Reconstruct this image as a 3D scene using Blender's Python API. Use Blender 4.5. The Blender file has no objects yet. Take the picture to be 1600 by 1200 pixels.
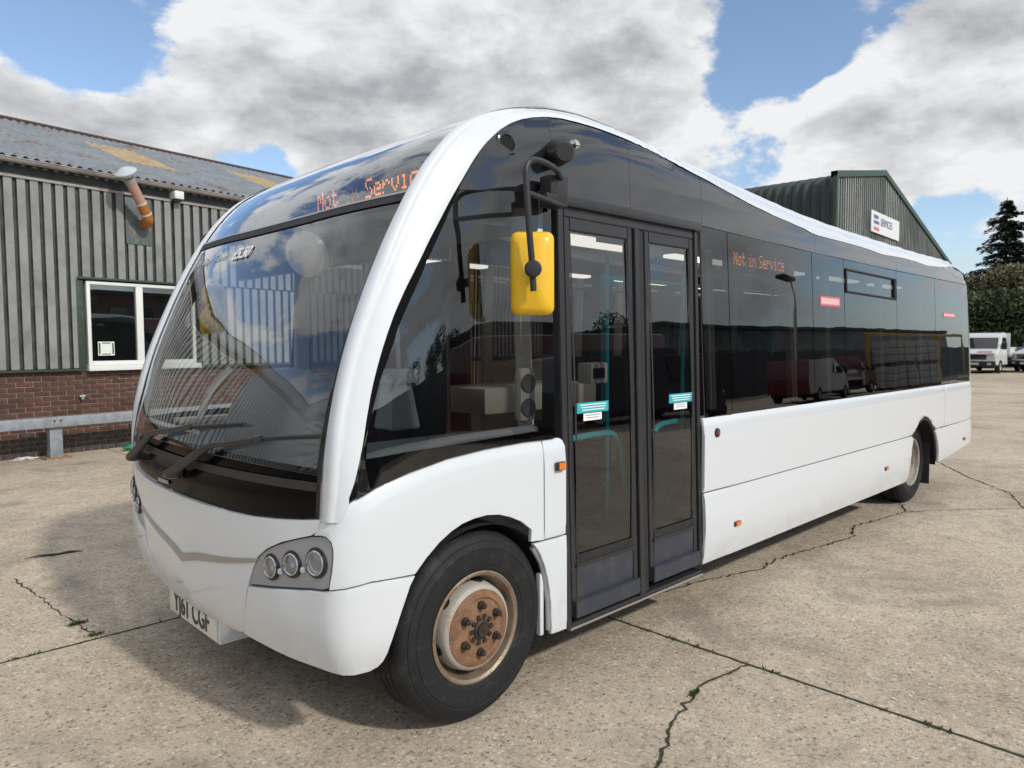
import bpy, bmesh, math, random
import numpy as np
from mathutils import Vector, Matrix
random.seed(7)
R = math.radians
SC = bpy.context.scene
COL = SC.collection

# ---------------------------------------------------------------- camera
cam_d = bpy.data.cameras.new('camera'); cam = bpy.data.objects.new('camera', cam_d); COL.objects.link(cam)
SC.camera = cam
CAMF = 1130.96; CP = (-2.035, -2.305, 1.647); YAW, PIT, ROL = 45.85, -3.177, -0.341
def camera_matrix():
    a, b, r = R(YAW), R(PIT), R(ROL)
    d = Vector((math.cos(a)*math.cos(b), math.sin(a)*math.cos(b), math.sin(b)))
    rt = Vector((math.sin(a), -math.cos(a), 0)); up = rt.cross(d)
    rt2 = rt*math.cos(r) + up*math.sin(r); up2 = up*math.cos(r) - rt*math.sin(r)
    m = Matrix((rt2, up2, -d)).transposed().to_4x4(); m.translation = CP
    return m
cam.matrix_world = camera_matrix()
cam_d.sensor_width = 36; cam_d.lens = CAMF/1600*36; cam_d.clip_start = .05; cam_d.clip_end = 3000
cam_d.dof.use_dof = True; cam_d.dof.focus_distance = 3.6; cam_d.dof.aperture_fstop = 7.0

# ---------------------------------------------------------------- sun, sky, exposure
SUN_EL, SUN_AZ = 37.5, -84.0        # azimuth of the sun measured from +x towards +y
sd = bpy.data.lights.new('sun', 'SUN'); sun = bpy.data.objects.new('sun', sd); COL.objects.link(sun)
sd.energy = 2.5; sd.angle = R(3.2); sd.color = (1, .94, .86)
sv = Vector((math.cos(R(SUN_AZ))*math.cos(R(SUN_EL)), math.sin(R(SUN_AZ))*math.cos(R(SUN_EL)), math.sin(R(SUN_EL))))
sun.rotation_euler = sv.to_track_quat('Z', 'Y').to_euler()
SC.view_settings.view_transform = 'Standard'; SC.view_settings.look = 'None'
SC.view_settings.exposure = 0.0; SC.view_settings.gamma = 1.0
SC.view_settings.use_curve_mapping = False
SC.render.engine = 'CYCLES'
SC.cycles.max_bounces = 10; SC.cycles.transparent_max_bounces = 24; SC.cycles.diffuse_bounces = 4
SC.cycles.glossy_bounces = 5; SC.cycles.caustics_reflective = False; SC.cycles.caustics_refractive = False
SC.cycles.use_denoising = True; SC.cycles.sample_clamp_indirect = 4.0

def make_world():
    w = bpy.data.worlds.new('World'); SC.world = w; w.use_nodes = True
    nt = w.node_tree; nt.nodes.clear(); L = nt.links
    def nd(t, **k):
        n = nt.nodes.new(t)
        for a, b in k.items(): setattr(n, a, b)
        return n
    def M(op, a, b=None, c=None):
        n = nd('ShaderNodeMath', operation=op)
        for i, v in enumerate((a, b, c)):
            if v is None: continue
            if hasattr(v, 'links'): L.new(v, n.inputs[i])
            else: n.inputs[i].default_value = v
        return n.outputs[0]
    def MR(v, a, b, c=0., d=1., mode='SMOOTHSTEP'):
        n = nd('ShaderNodeMapRange', interpolation_type=mode); L.new(v, n.inputs[0])
        for i, x in enumerate((a, b, c, d)): n.inputs[i+1].default_value = x
        return n.outputs[0]
    out = nd('ShaderNodeOutputWorld')
    sky = nd('ShaderNodeTexSky', sky_type='NISHITA', sun_disc=False, sun_elevation=R(SUN_EL), sun_rotation=R(90-SUN_AZ), altitude=50, air_density=1.0, dust_density=.5, ozone_density=2.0)
    bg1 = nd('ShaderNodeBackground'); bg1.inputs[1].default_value = .15
    hs = nd('ShaderNodeHueSaturation'); hs.inputs['Saturation'].default_value = .97; hs.inputs['Value'].default_value = 1.12
    L.new(sky.outputs[0], hs.inputs['Color']); L.new(hs.outputs[0], bg1.inputs[0])
    tc = nd('ShaderNodeTexCoord'); nrm = nd('ShaderNodeVectorMath', operation='NORMALIZE'); L.new(tc.outputs['Generated'], nrm.inputs[0])
    sp = nd('ShaderNodeSeparateXYZ'); L.new(nrm.outputs[0], sp.inputs[0])
    def noise(scale, detail, rough, off=(0, 0, 0), dist=0., zs=1.9):
        mp = nd('ShaderNodeMapping'); mp.inputs['Location'].default_value = off; mp.inputs['Scale'].default_value = (1, 1, zs); L.new(nrm.outputs[0], mp.inputs[0])
        n = nd('ShaderNodeTexNoise'); n.inputs['Scale'].default_value = scale; n.inputs['Detail'].default_value = detail
        n.inputs['Roughness'].default_value = rough; n.inputs['Distortion'].default_value = dist
        L.new(mp.outputs[0], n.inputs['Vector']); return n.outputs[0]
    blob = None
    # individual cumulus masses (+) and the clear gaps between them (-): direction, radius, weight
    for (bx, by, bz, rad, wt) in BLOBS:
        dd = nd('ShaderNodeVectorMath', operation='DISTANCE'); L.new(nrm.outputs[0], dd.inputs[0]); dd.inputs[1].default_value = (bx, by, bz)
        v = MR(dd.outputs['Value'], 0, rad, wt, 0); blob = v if blob is None else M('ADD', blob, v)
    def density(o):
        a = noise(4.2, 9, .57, (3.1+o[0], 7.7+o[1], o[2]), .25); b = noise(13, 6, .6, (1.3+o[0], 2.2+o[1], o[2]), .3)
        return M('ADD', M('ADD', M('MULTIPLY', a, 1.0), M('MULTIPLY', b, .30)), blob)
    dens = density((0, 0, 0)); up = density((0, -.020, .075))
    cov = MR(dens, .60, .70)
    # sun-facing tops are bright, undersides and thick cores are grey
    lit = M('SUBTRACT', dens, up)
    thick = MR(dens, .66, 1.15, 0., 1., 'LINEAR')
    sh = M('ADD', M('MULTIPLY', lit, -3.2), M('MULTIPLY', thick, .72))
    sh = M('ADD', sh, M('MULTIPLY', M('SUBTRACT', noise(9, 8, .65, (9, 4, 2), .4), .5), .9))
    cr = nd('ShaderNodeValToRGB'); L.new(sh, cr.inputs[0])
    e = cr.color_ramp.elements; e[0].position = -.0; e[0].color = (.90, .91, .92, 1); e[1].position = .95; e[1].color = (.42, .435, .46, 1)
    m = e.new(.45); m.color = (.67, .68, .70, 1)
    bg2 = nd('ShaderNodeBackground'); L.new(cr.outputs[0], bg2.inputs[0]); bg2.inputs[1].default_value = .98
    # distance veil near the horizon
    bg3 = nd('ShaderNodeBackground'); bg3.inputs[0].default_value = (.50, .58, .66, 1); bg3.inputs[1].default_value = 1.0
    mx = nd('ShaderNodeMixShader'); L.new(cov, mx.inputs[0]); L.new(bg1.outputs[0], mx.inputs[1]); L.new(bg2.outputs[0], mx.inputs[2])
    mx2 = nd('ShaderNodeMixShader'); L.new(MR(sp.outputs[2], -.02, .15, .70, 0.), mx2.inputs[0]); L.new(mx.outputs[0], mx2.inputs[1]); L.new(bg3.outputs[0], mx2.inputs[2])
    L.new(mx2.outputs[0], out.inputs[0])
BLOBS = [(0, 0, 1, .80, .26), (-.31, .64, .70, .45, .22), (-.80, .25, .55, .55, .20), (-.55, -.55, .62, .5, .14), (.70, -.68, .22, .40, .16), (.25, -.82, .50, .40, .12), (-.2, .75, .62, .4, .12),
         (.225, .922, .33, .11, -.38), (.185, .918, .355, .10, -.30), (.848, .395, .358, .085, -.36), (.822, .42, .39, .06, -.24), (.433, .872, .229, .055, -.25), (.867, .446, .215, .07, -.14), (.949, .27, .155, .09, -.20),
         (.18, .95, .255, .10, .36), (.30, .925, .235, .10, .36), (.245, .935, .25, .08, .2), (.531, .772, .349, .24, .30), (.70, .61, .36, .22, .32), (.405, .862, .304, .13, .22), (.779, .563, .29, .13, .24), (.546, .798, .255, .15, .20),
         (.89, .40, .265, .10, .16), (.93, .30, .215, .10, .16), (.916, .269, .297, .14, .30), (.908, .334, .253, .09, .20), (.935, .195, .295, .14, .25), (.949, .244, .199, .07, .14)]
make_world()

# ---------------------------------------------------------------- materials
MT = {}
def mat(name, col, rough=.5, metal=0., coat=0., var=.0, vscale=8., bump=0., bscale=200., emis=None, estr=0., var_col=None, spec=.5, wear=None, wscale=3., wr=(.5, .62), grime=0.):
    m = bpy.data.materials.new(name); m.use_nodes = True; nt = m.node_tree; L = nt.links
    b = nt.nodes['Principled BSDF']
    b.inputs['Roughness'].default_value = rough; b.inputs['Metallic'].default_value = metal
    b.inputs['Specular IOR Level'].default_value = spec
    if coat: b.inputs['Coat Weight'].default_value = coat; b.inputs['Coat Roughness'].default_value = .04
    tc = nt.nodes.new('ShaderNodeTexCoord')
    def noise(s, d=5, r=.6):
        n = nt.nodes.new('ShaderNodeTexNoise'); n.inputs['Scale'].default_value = s; n.inputs['Detail'].default_value = d; n.inputs['Roughness'].default_value = r
        L.new(tc.outputs['Object'], n.inputs['Vector']); return n.outputs[0]
    b.inputs['Base Color'].default_value = (*col, 1)
    last = None
    if var or var_col:
        rp = nt.nodes.new('ShaderNodeValToRGB'); L.new(noise(vscale), rp.inputs[0])
        c2 = var_col if var_col else tuple(min(1, c*(1+var)) for c in col); c1 = col if var_col else tuple(c*(1-var) for c in col)
        rp.color_ramp.elements[0].position = .35; rp.color_ramp.elements[1].position = .65
        rp.color_ramp.elements[0].color = (*c1, 1); rp.color_ramp.elements[1].color = (*c2, 1)
        last = rp.outputs[0]
    if wear:
        mxn = nt.nodes.new('ShaderNodeMix'); mxn.data_type = 'RGBA'
        mr = nt.nodes.new('ShaderNodeMapRange'); L.new(noise(wscale, 8, .7), mr.inputs[0]); mr.inputs[1].default_value = wr[0]; mr.inputs[2].default_value = wr[1]
        L.new(mr.outputs[0], mxn.inputs[0])
        if last: L.new(last, mxn.inputs[6])
        else: mxn.inputs[6].default_value = (*col, 1)
        mxn.inputs[7].default_value = (*wear, 1); last = mxn.outputs[2]
    if grime:   # road dirt thrown up on the lower body
        ge = nt.nodes.new('ShaderNodeNewGeometry'); sx = nt.nodes.new('ShaderNodeSeparateXYZ'); L.new(ge.outputs['Position'], sx.inputs[0])
        m1 = nt.nodes.new('ShaderNodeMapRange'); L.new(sx.outputs[2], m1.inputs[0]); m1.inputs[1].default_value = .62; m1.inputs[2].default_value = .28; m1.inputs[4].default_value = grime
        n2 = nt.nodes.new('ShaderNodeMapRange'); L.new(noise(7, 9, .75), n2.inputs[0]); n2.inputs[1].default_value = .36; n2.inputs[2].default_value = .66
        mm = nt.nodes.new('ShaderNodeMath'); mm.operation = 'MULTIPLY'; L.new(m1.outputs[0], mm.inputs[0]); L.new(n2.outputs[0], mm.inputs[1])
        gx = nt.nodes.new('ShaderNodeMix'); gx.data_type = 'RGBA'; L.new(mm.outputs[0], gx.inputs[0]); L.new(last, gx.inputs[6]); gx.inputs[7].default_value = (.33, .28, .21, 1); last = gx.outputs[2]
    if last: L.new(last, b.inputs['Base Color'])
    if bump:
        bp = nt.nodes.new('ShaderNodeBump'); bp.inputs['Strength'].default_value = bump; bp.inputs['Distance'].default_value = .01
        L.new(noise(bscale), bp.inputs['Height']); L.new(bp.outputs[0], b.inputs['Normal'])
    if emis: b.inputs['Emission Color'].default_value = (*emis, 1); b.inputs['Emission Strength'].default_value = estr
    MT[name] = m; return m

def glass(name, tint, gain=2.0, f0=.045, rough=0.0, wave=0.):
    """thin pane: tinted see-through plus a Fresnel mirror, the same from both sides"""
    m = bpy.data.materials.new(name); m.use_nodes = True; nt = m.node_tree; nt.nodes.clear(); L = nt.links
    out = nt.nodes.new('ShaderNodeOutputMaterial'); mix = nt.nodes.new('ShaderNodeMixShader')
    tr = nt.nodes.new('ShaderNodeBsdfTransparent'); tr.inputs[0].default_value = (*tint, 1)
    gl = nt.nodes.new('ShaderNodeBsdfGlossy'); gl.inputs['Roughness'].default_value = rough; gl.inputs[0].default_value = (.95, .97, 1, 1)
    ge = nt.nodes.new('ShaderNodeNewGeometry'); dt = nt.nodes.new('ShaderNodeVectorMath'); dt.operation = 'DOT_PRODUCT'
    L.new(ge.outputs['Incoming'], dt.inputs[0]); L.new(ge.outputs['Normal'], dt.inputs[1])
    def M(op, a, b=None):
        n = nt.nodes.new('ShaderNodeMath'); n.operation = op; n.use_clamp = op in ('MINIMUM',)
        for i, v in enumerate((a, b)):
            if v is None: continue
            if hasattr(v, 'links'): L.new(v, n.inputs[i])
            else: n.inputs[i].default_value = v
        return n.outputs[0]
    c = M('SUBTRACT', 1.0, M('ABSOLUTE', dt.outputs['Value']))
    f = M('MULTIPLY', M('ADD', M('MULTIPLY', M('POWER', c, 5.0), 1-f0), f0), gain)
    f = M('MINIMUM', f, 1.0)
    if wave:
        tc = nt.nodes.new('ShaderNodeTexCoord'); no = nt.nodes.new('ShaderNodeTexNoise'); no.inputs['Scale'].default_value = 2.2; no.inputs['Detail'].default_value = 1
        L.new(tc.outputs['Object'], no.inputs['Vector']); bp = nt.nodes.new('ShaderNodeBump'); bp.inputs['Strength'].default_value = wave; bp.inputs['Distance'].default_value = .02
        L.new(no.outputs[0], bp.inputs['Height']); L.new(bp.outputs[0], gl.inputs['Normal'])
    L.new(f, mix.inputs[0]); L.new(tr.outputs[0], mix.inputs[1]); L.new(gl.outputs[0], mix.inputs[2]); L.new(mix.outputs[0], out.inputs[0])
    MT[name] = m; return m

mat('white_paint', (.67, .715, .755), .32, coat=.9, wear=(.62, .64, .65), wscale=2.2, wr=(.60, .85), grime=.28, bump=.02, bscale=2.5)
mat('black_gloss', (.010, .011, .014), .08, coat=1., bump=.015, bscale=1.5)
mat('scuttle_black', (.004, .004, .004), .14, spec=.08)
mat('bright_ring', (.55, .56, .57), .15, metal=.9); mat('reflector_dark', (.50, .46, .38), .22, metal=.8)
mat('black_rubber', (.018, .018, .019), .65, var=.3, vscale=20, bump=.2)
mat('tyre_rubber', (.012, .013, .015), .66, spec=.35, wear=(.055, .052, .048), wscale=9, wr=(.52, .85), bump=.25, bscale=90)
mat('black_plastic', (.022, .022, .024), .42, bump=.15, bscale=300)
mat('dark_void', (.006, .006, .006), .9)
mat('under_black', (.012, .012, .013), .85)
mat('door_grey', (.030, .031, .035), .36, metal=.1, wear=(.055, .053, .050), wscale=9, wr=(.55, .75))
mat('door_kick', (.045, .052, .072), .36, metal=.2, wear=(.09, .085, .08), wscale=7, wr=(.5, .75))
mat('bezel_grey', (.32, .33, .355), .35, metal=.15, coat=.3)
mat('strip_grey', (.36, .36, .35), .28, metal=.55)
mat('chrome', (.75, .75, .75), .08, metal=1.)
mat('bumper_white', (.67, .71, .745), .36, coat=.7, wear=(.60, .61, .60), wscale=2.5, wr=(.58, .85), grime=.35)
mat('rim_bronze', (.29, .235, .175), .42, metal=.55, wear=(.24, .13, .07), wscale=16, wr=(.5, .68), bump=.2, bscale=60)
mat('rim_dull', (.33, .31, .27), .6, wear=(.18, .12, .08), wscale=8, wr=(.45, .7))
mat('rim_cream', (.37, .35, .31), .55, wear=(.36, .18, .08), wscale=9, wr=(.56, .74), bump=.15, bscale=50)
mat('hub_rust', (.19, .092, .045), .8, metal=.05, var_col=(.29, .175, .10), vscale=11, wear=(.13, .065, .04), wscale=10, wr=(.5, .72), bump=.6, bscale=120)
mat('nut_steel', (.055, .052, .05), .5, metal=.7, wear=(.16, .09, .05), wscale=40, wr=(.5, .7))
mat('yellow', (.86, .52, .012), .40, coat=.25, var=.04, vscale=5)
mat('amber', (.75, .19, .02), .18, coat=1.)
mat('red_lens', (.5, .02, .03), .3, coat=.8)
mat('led', (.15, .03, .01), .5, emis=(1, .27, .035), estr=4.2)
mat('led_dim', (.10, .03, .015), .5, emis=(1, .26, .04), estr=1.6)
mat('plate_yellowwhite', (.68, .67, .60), .35)
mat('plate_ink', (.012, .012, .012), .4)
mat('decal_white', (.88, .88, .88), .5)
mat('decal_faint', (.55, .56, .57), .5)
mat('decal_teal', (.03, .42, .47), .45)
mat('decal_red', (.62, .13, .17), .45)
mat('rail_teal', (.02, .50, .56), .35)
mat('cream_trim', (.62, .58, .50), .5)
mat('dash_grey', (.15, .155, .165), .55, bump=.2, bscale=150)
mat('dash_light', (.36, .37, .39), .55)
mat('seat_fabric', (.035, .03, .05), .9, var_col=(.10, .03, .045), vscale=45)
mat('floor_vinyl', (.06, .062, .065), .5, var=.3, vscale=60)
mat('ceiling', (.52, .51, .48), .6)
mat('lamp_white', (.9, .9, .85), .5, emis=(1, .95, .85), estr=1.6)
mat('machine_grey', (.30, .32, .33), .5)
mat('frit', (.006, .006, .007), .9, spec=.1)
glass('glass_side', (.15, .155, .16), 1.6, .042, wave=.05)
glass('glass_door', (.50, .51, .51), 2.2, .045, wave=.05)
glass('glass_cab', (.46, .48, .48), 2.0, .042, wave=.03)
glass('glass_clear', (.90, .92, .91), 1.6, .042)
glass('glass_screen', (.90, .92, .91), 1.9, .042, wave=.0)
glass('dome_glass', (.30, .31, .32), 1.9, .05)
glass('glass_lens', (.9, .9, .9), 1.5, .05)
mat('lens_milky', (.6, .6, .58), .2, coat=.6)
mat('decal_pink', (.78, .46, .50), .5)
mat('disc_grey', (.40, .40, .38), .3, coat=.4)
mat('pillar_brown', (.20, .18, .16), .6)

# ---------------------------------------------------------------- mesh helpers
def tag(o, label=None, cat=None, group=None, kind=None):
    if label: o['label'] = label
    if cat: o['category'] = cat
    if group: o['group'] = group
    if kind: o['kind'] = kind
    return o
def empty(name, loc, label=None, cat=None, group=None, kind=None):
    o = bpy.data.objects.new(name, None); COL.objects.link(o); o.location = loc; o.empty_display_size = .2
    return tag(o, label, cat, group, kind)
WORLD = {}
def obj(name, me, m, parent=None, smooth=40):
    if isinstance(me, bmesh.types.BMesh):
        b = me; me = bpy.data.meshes.new(name); b.normal_update(); b.to_mesh(me); b.free()
    ms = m if isinstance(m, (list, tuple)) else [m]
    for x in ms: me.materials.append(MT[x] if isinstance(x, str) else x)
    if smooth:
        me.polygons.foreach_set('use_smooth', [True]*len(me.polygons)); me.set_sharp_from_angle(angle=R(smooth))
    o = bpy.data.objects.new(name, me); COL.objects.link(o)
    if parent is not None:
        o.parent = parent; o.matrix_parent_inverse = WORLD[parent.name].inverted() if parent.name in WORLD else Matrix.Identity(4)
    WORLD[o.name] = Matrix.Identity(4)
    return o
def root(name, loc, *a, **k):
    o = empty(name, loc, *a, **k); WORLD[o.name] = Matrix.Translation(loc); return o
def from_py(V, F, mi=None):
    me = bpy.data.meshes.new('m'); me.from_pydata([tuple(map(float, v)) for v in V], [], F); me.update()
    if mi: me.polygons.foreach_set('material_index', mi)
    return me
def box_bm(bm, c, s, rot=None, bev=0.):
    mt = Matrix.Translation(c) @ (rot if rot else Matrix.Identity(4)) @ Matrix.Diagonal((s[0], s[1], s[2], 1))
    r = bmesh.ops.create_cube(bm, size=1, matrix=mt)
    if bev:
        es = list({e for v in r['verts'] for e in v.link_edges})
        bmesh.ops.bevel(bm, geom=es, offset=bev, segments=2, profile=.6, affect='EDGES', clamp_overlap=True)
def box(name, c, s, m, parent=None, rot=None, bev=0.):
    bm = bmesh.new(); box_bm(bm, Vector(c), s, rot, bev); return obj(name, bm, m, parent, 35)
def span(name, a, b, m, parent=None, bev=0.):
    return box(name, [(a[i]+b[i])/2 for i in range(3)], [abs(b[i]-a[i]) for i in range(3)], m, parent, None, bev)
def tube_bm(bm, pts, rad, n=10, cap=True, flat=1.):
    pts = [Vector(p) for p in pts]; rs = rad if isinstance(rad, (list, tuple)) else [rad]*len(pts)
    rings = []; up = None
    for i, p in enumerate(pts):
        d = (pts[min(i+1, len(pts)-1)] - pts[max(i-1, 0)]).normalized()
        if up is None: up = Vector((0, 0, 1)) if abs(d.z) < .9 else Vector((1, 0, 0))
        s = d.cross(up)
        if s.length < 1e-4: s = d.cross(Vector((0, 1, 0)))
        s.normalize(); u = s.cross(d).normalized(); up = u
        rings.append([bm.verts.new(p + (s*math.cos(2*math.pi*k/n) + u*math.sin(2*math.pi*k/n)*flat)*rs[i]) for k in range(n)])
    for a, b in zip(rings, rings[1:]):
        for k in range(n): bm.faces.new((a[k], a[(k+1) % n], b[(k+1) % n], b[k]))
    if cap:
        bm.faces.new(rings[0][::-1]); bm.faces.new(rings[-1])
def smoothpts(P, n=5):
    P = [Vector(p) for p in P]; Q = []
    for i in range(len(P)-1):
        p0, p1, p2, p3 = P[max(i-1, 0)], P[i], P[i+1], P[min(i+2, len(P)-1)]
        for k in range(n):
            t = k/n
            Q.append(.5*((2*p1) + (p2-p0)*t + (2*p0-5*p1+4*p2-p3)*t*t + (-p0+3*p1-3*p2+p3)*t**3))
    Q.append(P[-1]); return Q
def tube(name, pts, rad, m, parent=None, n=10, flat=1.):
    bm = bmesh.new(); tube_bm(bm, pts, rad, n, True, flat); bmesh.ops.recalc_face_normals(bm, faces=bm.faces); return obj(name, bm, m, parent, 50)
def lathe_bm(bm, prof, M4, n=48, closed=False):
    """prof: (radius, axial) pairs; axis is local Z of M4"""
    rings = []
    for r, a in prof:
        if r < 1e-5: rings.append([bm.verts.new(M4 @ Vector((0, 0, a)))]); continue
        rings.append([bm.verts.new(M4 @ Vector((r*math.cos(2*math.pi*k/n), r*math.sin(2*math.pi*k/n), a))) for k in range(n)])
    prs = list(zip(rings, rings[1:])) + ([(rings[-1], rings[0])] if closed else [])
    for a, b in prs:
        for k in range(n):
            k2 = (k+1) % n
            vs = [a[k % len(a)], a[k2 % len(a)], b[k2 % len(b)], b[k % len(b)]]
            u = []
            for v in vs:
                if v not in u: u.append(v)
            if len(u) > 2: bm.faces.new(u)
def lathe(name, prof, M4, m, parent=None, n=48, closed=False, smooth=35):
    bm = bmesh.new(); lathe_bm(bm, prof, M4, n, closed); bmesh.ops.recalc_face_normals(bm, faces=bm.faces); return obj(name, bm, m, parent, smooth)
def axis_m(c, d):
    return Matrix.Translation(c) @ Vector(d).to_track_quat('Z', 'Y').to_matrix().to_4x4()

def patch(name, poly, fn, m, parent=None, sa=.08, sb=.12, th=.0, off=0., bev=0., mirror=False, smooth=40):
    """cut a 2-D outline into a grid, lay it on the surface fn(a, b, off) and give it thickness th"""
    bm = bmesh.new()
    vs = [bm.verts.new((a, b, 0)) for a, b in poly]; bm.faces.new(vs)
    A = [p[0] for p in poly]; B = [p[1] for p in poly]
    def cut(lo, hi, st, ax):
        k = math.ceil(lo/st+1e-6)
        while k*st < hi-1e-4:
            co = (k*st, 0, 0) if ax == 0 else (0, k*st, 0)
            bmesh.ops.bisect_plane(bm, geom=bm.verts[:]+bm.edges[:]+bm.faces[:], plane_co=co, plane_no=(1, 0, 0) if ax == 0 else (0, 1, 0), dist=1e-5); k += 1
    cut(min(A), max(A), sa, 0); cut(min(B), max(B), sb, 1)
    bmesh.ops.remove_doubles(bm, verts=bm.verts, dist=3e-4)
    bmesh.ops.connect_verts_concave(bm, faces=bm.faces)
    bm.normal_update()
    S = 2.5
    def pt(a, b, o):
        p = fn(a, b, o)
        return Vector((p[0], S-p[1] if mirror else p[1], p[2]))
    dom = [(v, v.co.x, v.co.y) for v in bm.verts]
    f0 = max(bm.faces, key=lambda f: f.calc_area()); c = f0.calc_center_median()
    outv = pt(c.x, c.y, off+.01) - pt(c.x, c.y, off)
    for v, a, b in dom: v.co = pt(a, b, off)
    bm.normal_update()
    if f0.normal.dot(outv) < 0: bmesh.ops.reverse_faces(bm, faces=bm.faces[:]); bm.normal_update()
    if th:
        inner = {v: bm.verts.new(pt(a, b, off-th)) for v, a, b in dom}
        faces = bm.faces[:]; be = [e for e in bm.edges if len(e.link_faces) == 1]
        rims = []
        for e in be:
            f = e.link_faces[0]; a, b = e.verts
            for l in f.loops:
                if l.edge == e: a, b = l.vert, l.link_loop_next.vert
            rims.append(bm.faces.new((b, a, inner[a], inner[b])))
        for f in faces: bm.faces.new([inner[v] for v in reversed(f.verts[:])])
        if bev:
            bmesh.ops.bevel(bm, geom=be, offset=bev, segments=2, profile=.6, affect='EDGES', clamp_overlap=True)
    return obj(name, bm, m, parent, smooth)

def text(name, s, M4, size, m, parent=None, ext=.0006, align='LEFT', shear=0., sx=1., bold=0.):
    cu = bpy.data.curves.new(name, 'FONT'); cu.body = s; cu.size = size; cu.extrude = ext; cu.align_x = align; cu.shear = shear; cu.offset = bold
    cu.materials.append(MT[m]); o = bpy.data.objects.new(name, cu); COL.objects.link(o)
    W = M4 @ Matrix.Diagonal((sx, 1, 1, 1))
    me = bpy.data.meshes.new_from_object(o); bpy.data.objects.remove(o); me.name = name
    o = bpy.data.objects.new(name, me); COL.objects.link(o)
    if not me.materials: me.materials.append(MT[m])
    if parent is not None:
        o.parent = parent; o.matrix_parent_inverse = WORLD[parent.name].inverted() if parent.name in WORLD else Matrix.Identity(4)
    o.matrix_basis = W
    return o

# ---------------------------------------------------------------- the bus's skin as mathematical surfaces (metres, x rearwards, y across, z up)
# outline of the shell seen from the side: (x, z) from the bumper up over the roof and down the back
OUT=[(-.60,.30),(-.635,.38),(-.655,.45),(-.67,.55),(-.675,.68),(-.675,.85),(-.665,1.0),(-.64,1.29),(-.57,1.57),(-.465,1.84),(-.33,2.12),(-.25,2.26),(-.13,2.43),(.03,2.585),(.16,2.665),(.33,2.735),(.54,2.785),(.80,2.81),(1.09,2.80),(1.44,2.77),(1.91,2.72),(2.55,2.66),(3.34,2.60),(4.46,2.56),(5.95,2.53),(7.30,2.50),(7.50,2.475),(7.62,2.40),(7.665,2.27),(7.70,1.9),(7.725,1.3),(7.73,.9),(7.72,.5)]
def spline(P,n=24):
    P=np.array(P,float); Q=[]
    for i in range(len(P)-1):
        p0=P[max(i-1,0)];p1=P[i];p2=P[i+1];p3=P[min(i+2,len(P)-1)]
        # centripetal-ish tangents scaled by chord
        l=np.linalg.norm(p2-p1); la=np.linalg.norm(p1-p0) or l; lb=np.linalg.norm(p3-p2) or l
        m1=((p1-p0)/la*l+(p2-p1)/l*la)/(l+la)*l if i>0 else (p2-p1)
        m2=((p2-p1)/l*lb+(p3-p2)/lb*l)/(l+lb)*l if i<len(P)-2 else (p2-p1)
        for k in range(n):
            t=k/n;t2=t*t;t3=t2*t
            Q.append((2*t3-3*t2+1)*p1+(t3-2*t2+t)*m1+(-2*t3+3*t2)*p2+(t3-t2)*m2)
    Q.append(P[-1]); return np.array(Q)
OC=spline(OUT,16)
OL=np.concatenate([[0],np.cumsum(np.linalg.norm(np.diff(OC,axis=0),axis=1))])
OT=np.gradient(OC,axis=0); OT/=np.linalg.norm(OT,axis=1)[:,None]
ON=np.stack([OT[:,1],-OT[:,0]],1)   # inward normal (towards +x at the front, down on the roof)
def O(t): return np.array([np.interp(t,OL,OC[:,0]),np.interp(t,OL,OC[:,1])])
def N(t):
    n=np.array([np.interp(t,OL,ON[:,0]),np.interp(t,OL,ON[:,1])]); return n/np.linalg.norm(n)
def t_of_z(z): # front part only
    m=OC[:,0]<.3; return float(np.interp(z,OC[m,1],OL[m]))
CS=[(.40,0),(.30,.003),(.22,.008),(.16,.017),(.11,.028),(.07,.043),(.042,.058),(.022,.076),(.009,.098),(.0,.130),(-.008,.170),(-.022,.24),(-.045,.34),(-.07,.52),(-.095,.8),(-.11,1.25)]
CC=spline(CS,8)
def csy(d): # y of the side face at depth d inside the outline
    m=CC[:,0]>=0
    return float(np.interp(-d,-CC[m,0],CC[m,1]))
def bulge(y): # how far the front or roof skin stands proud of the outline
    yy=min(y,2.5-y); m=CC[:,1]>=.16
    return -float(np.interp(yy,CC[m,1],CC[m,0]))
def tumble(z): return max(0.,z-1.1)*.045
def sy(x,z):
    d=float(np.min(np.hypot(OC[:,0]-x,OC[:,1]-z)))
    if z<.9:
        d=x-float(np.interp(z,OC[:100,1],OC[:100,0]))
        if x>4: d=float(np.interp(z,OC[::-1,1][:60],OC[::-1,0][:60]))-x
    if x>.5: 
        # cant-rail edge: small radius along the roof
        k=min(1,max(0,(x-.5)/.8)); d2=d*(1+1.6*k)
        return csy(d2)+tumble(z)
    return csy(d)+tumble(z)
def side(x,z,off=0.): return np.array([x,sy(x,z)-off,z])
def yo(t): return float(np.interp(t,[.75,1.15,2.6,3.4],[.165,.180,.180,.165]))
def rec(y,t): # the glass lies a little behind the pillar corners
    yy=min(y,2.5-y); k=min(1,max(0,1-(yy-.2)/.5))
    return float(np.interp(t,[.8,1.1,2.2,3.0],[0,.019,.015,0]))*k**1.5
def front(y,t,off=0.): # skin of the front, dome and roof; off>0 is outwards
    o=O(t);n=N(t); b=bulge(y)*float(np.interp(t,[.75,1.1,1.6,2.2,3.2],[1,.60,.26,.16,.15]))-rec(y,t)+off
    p=o-n*b
    return np.array([p[0],y,p[1]])
def frontz(y,z,off=0.):
    return front(y,t_of_z(z),off)
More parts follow.
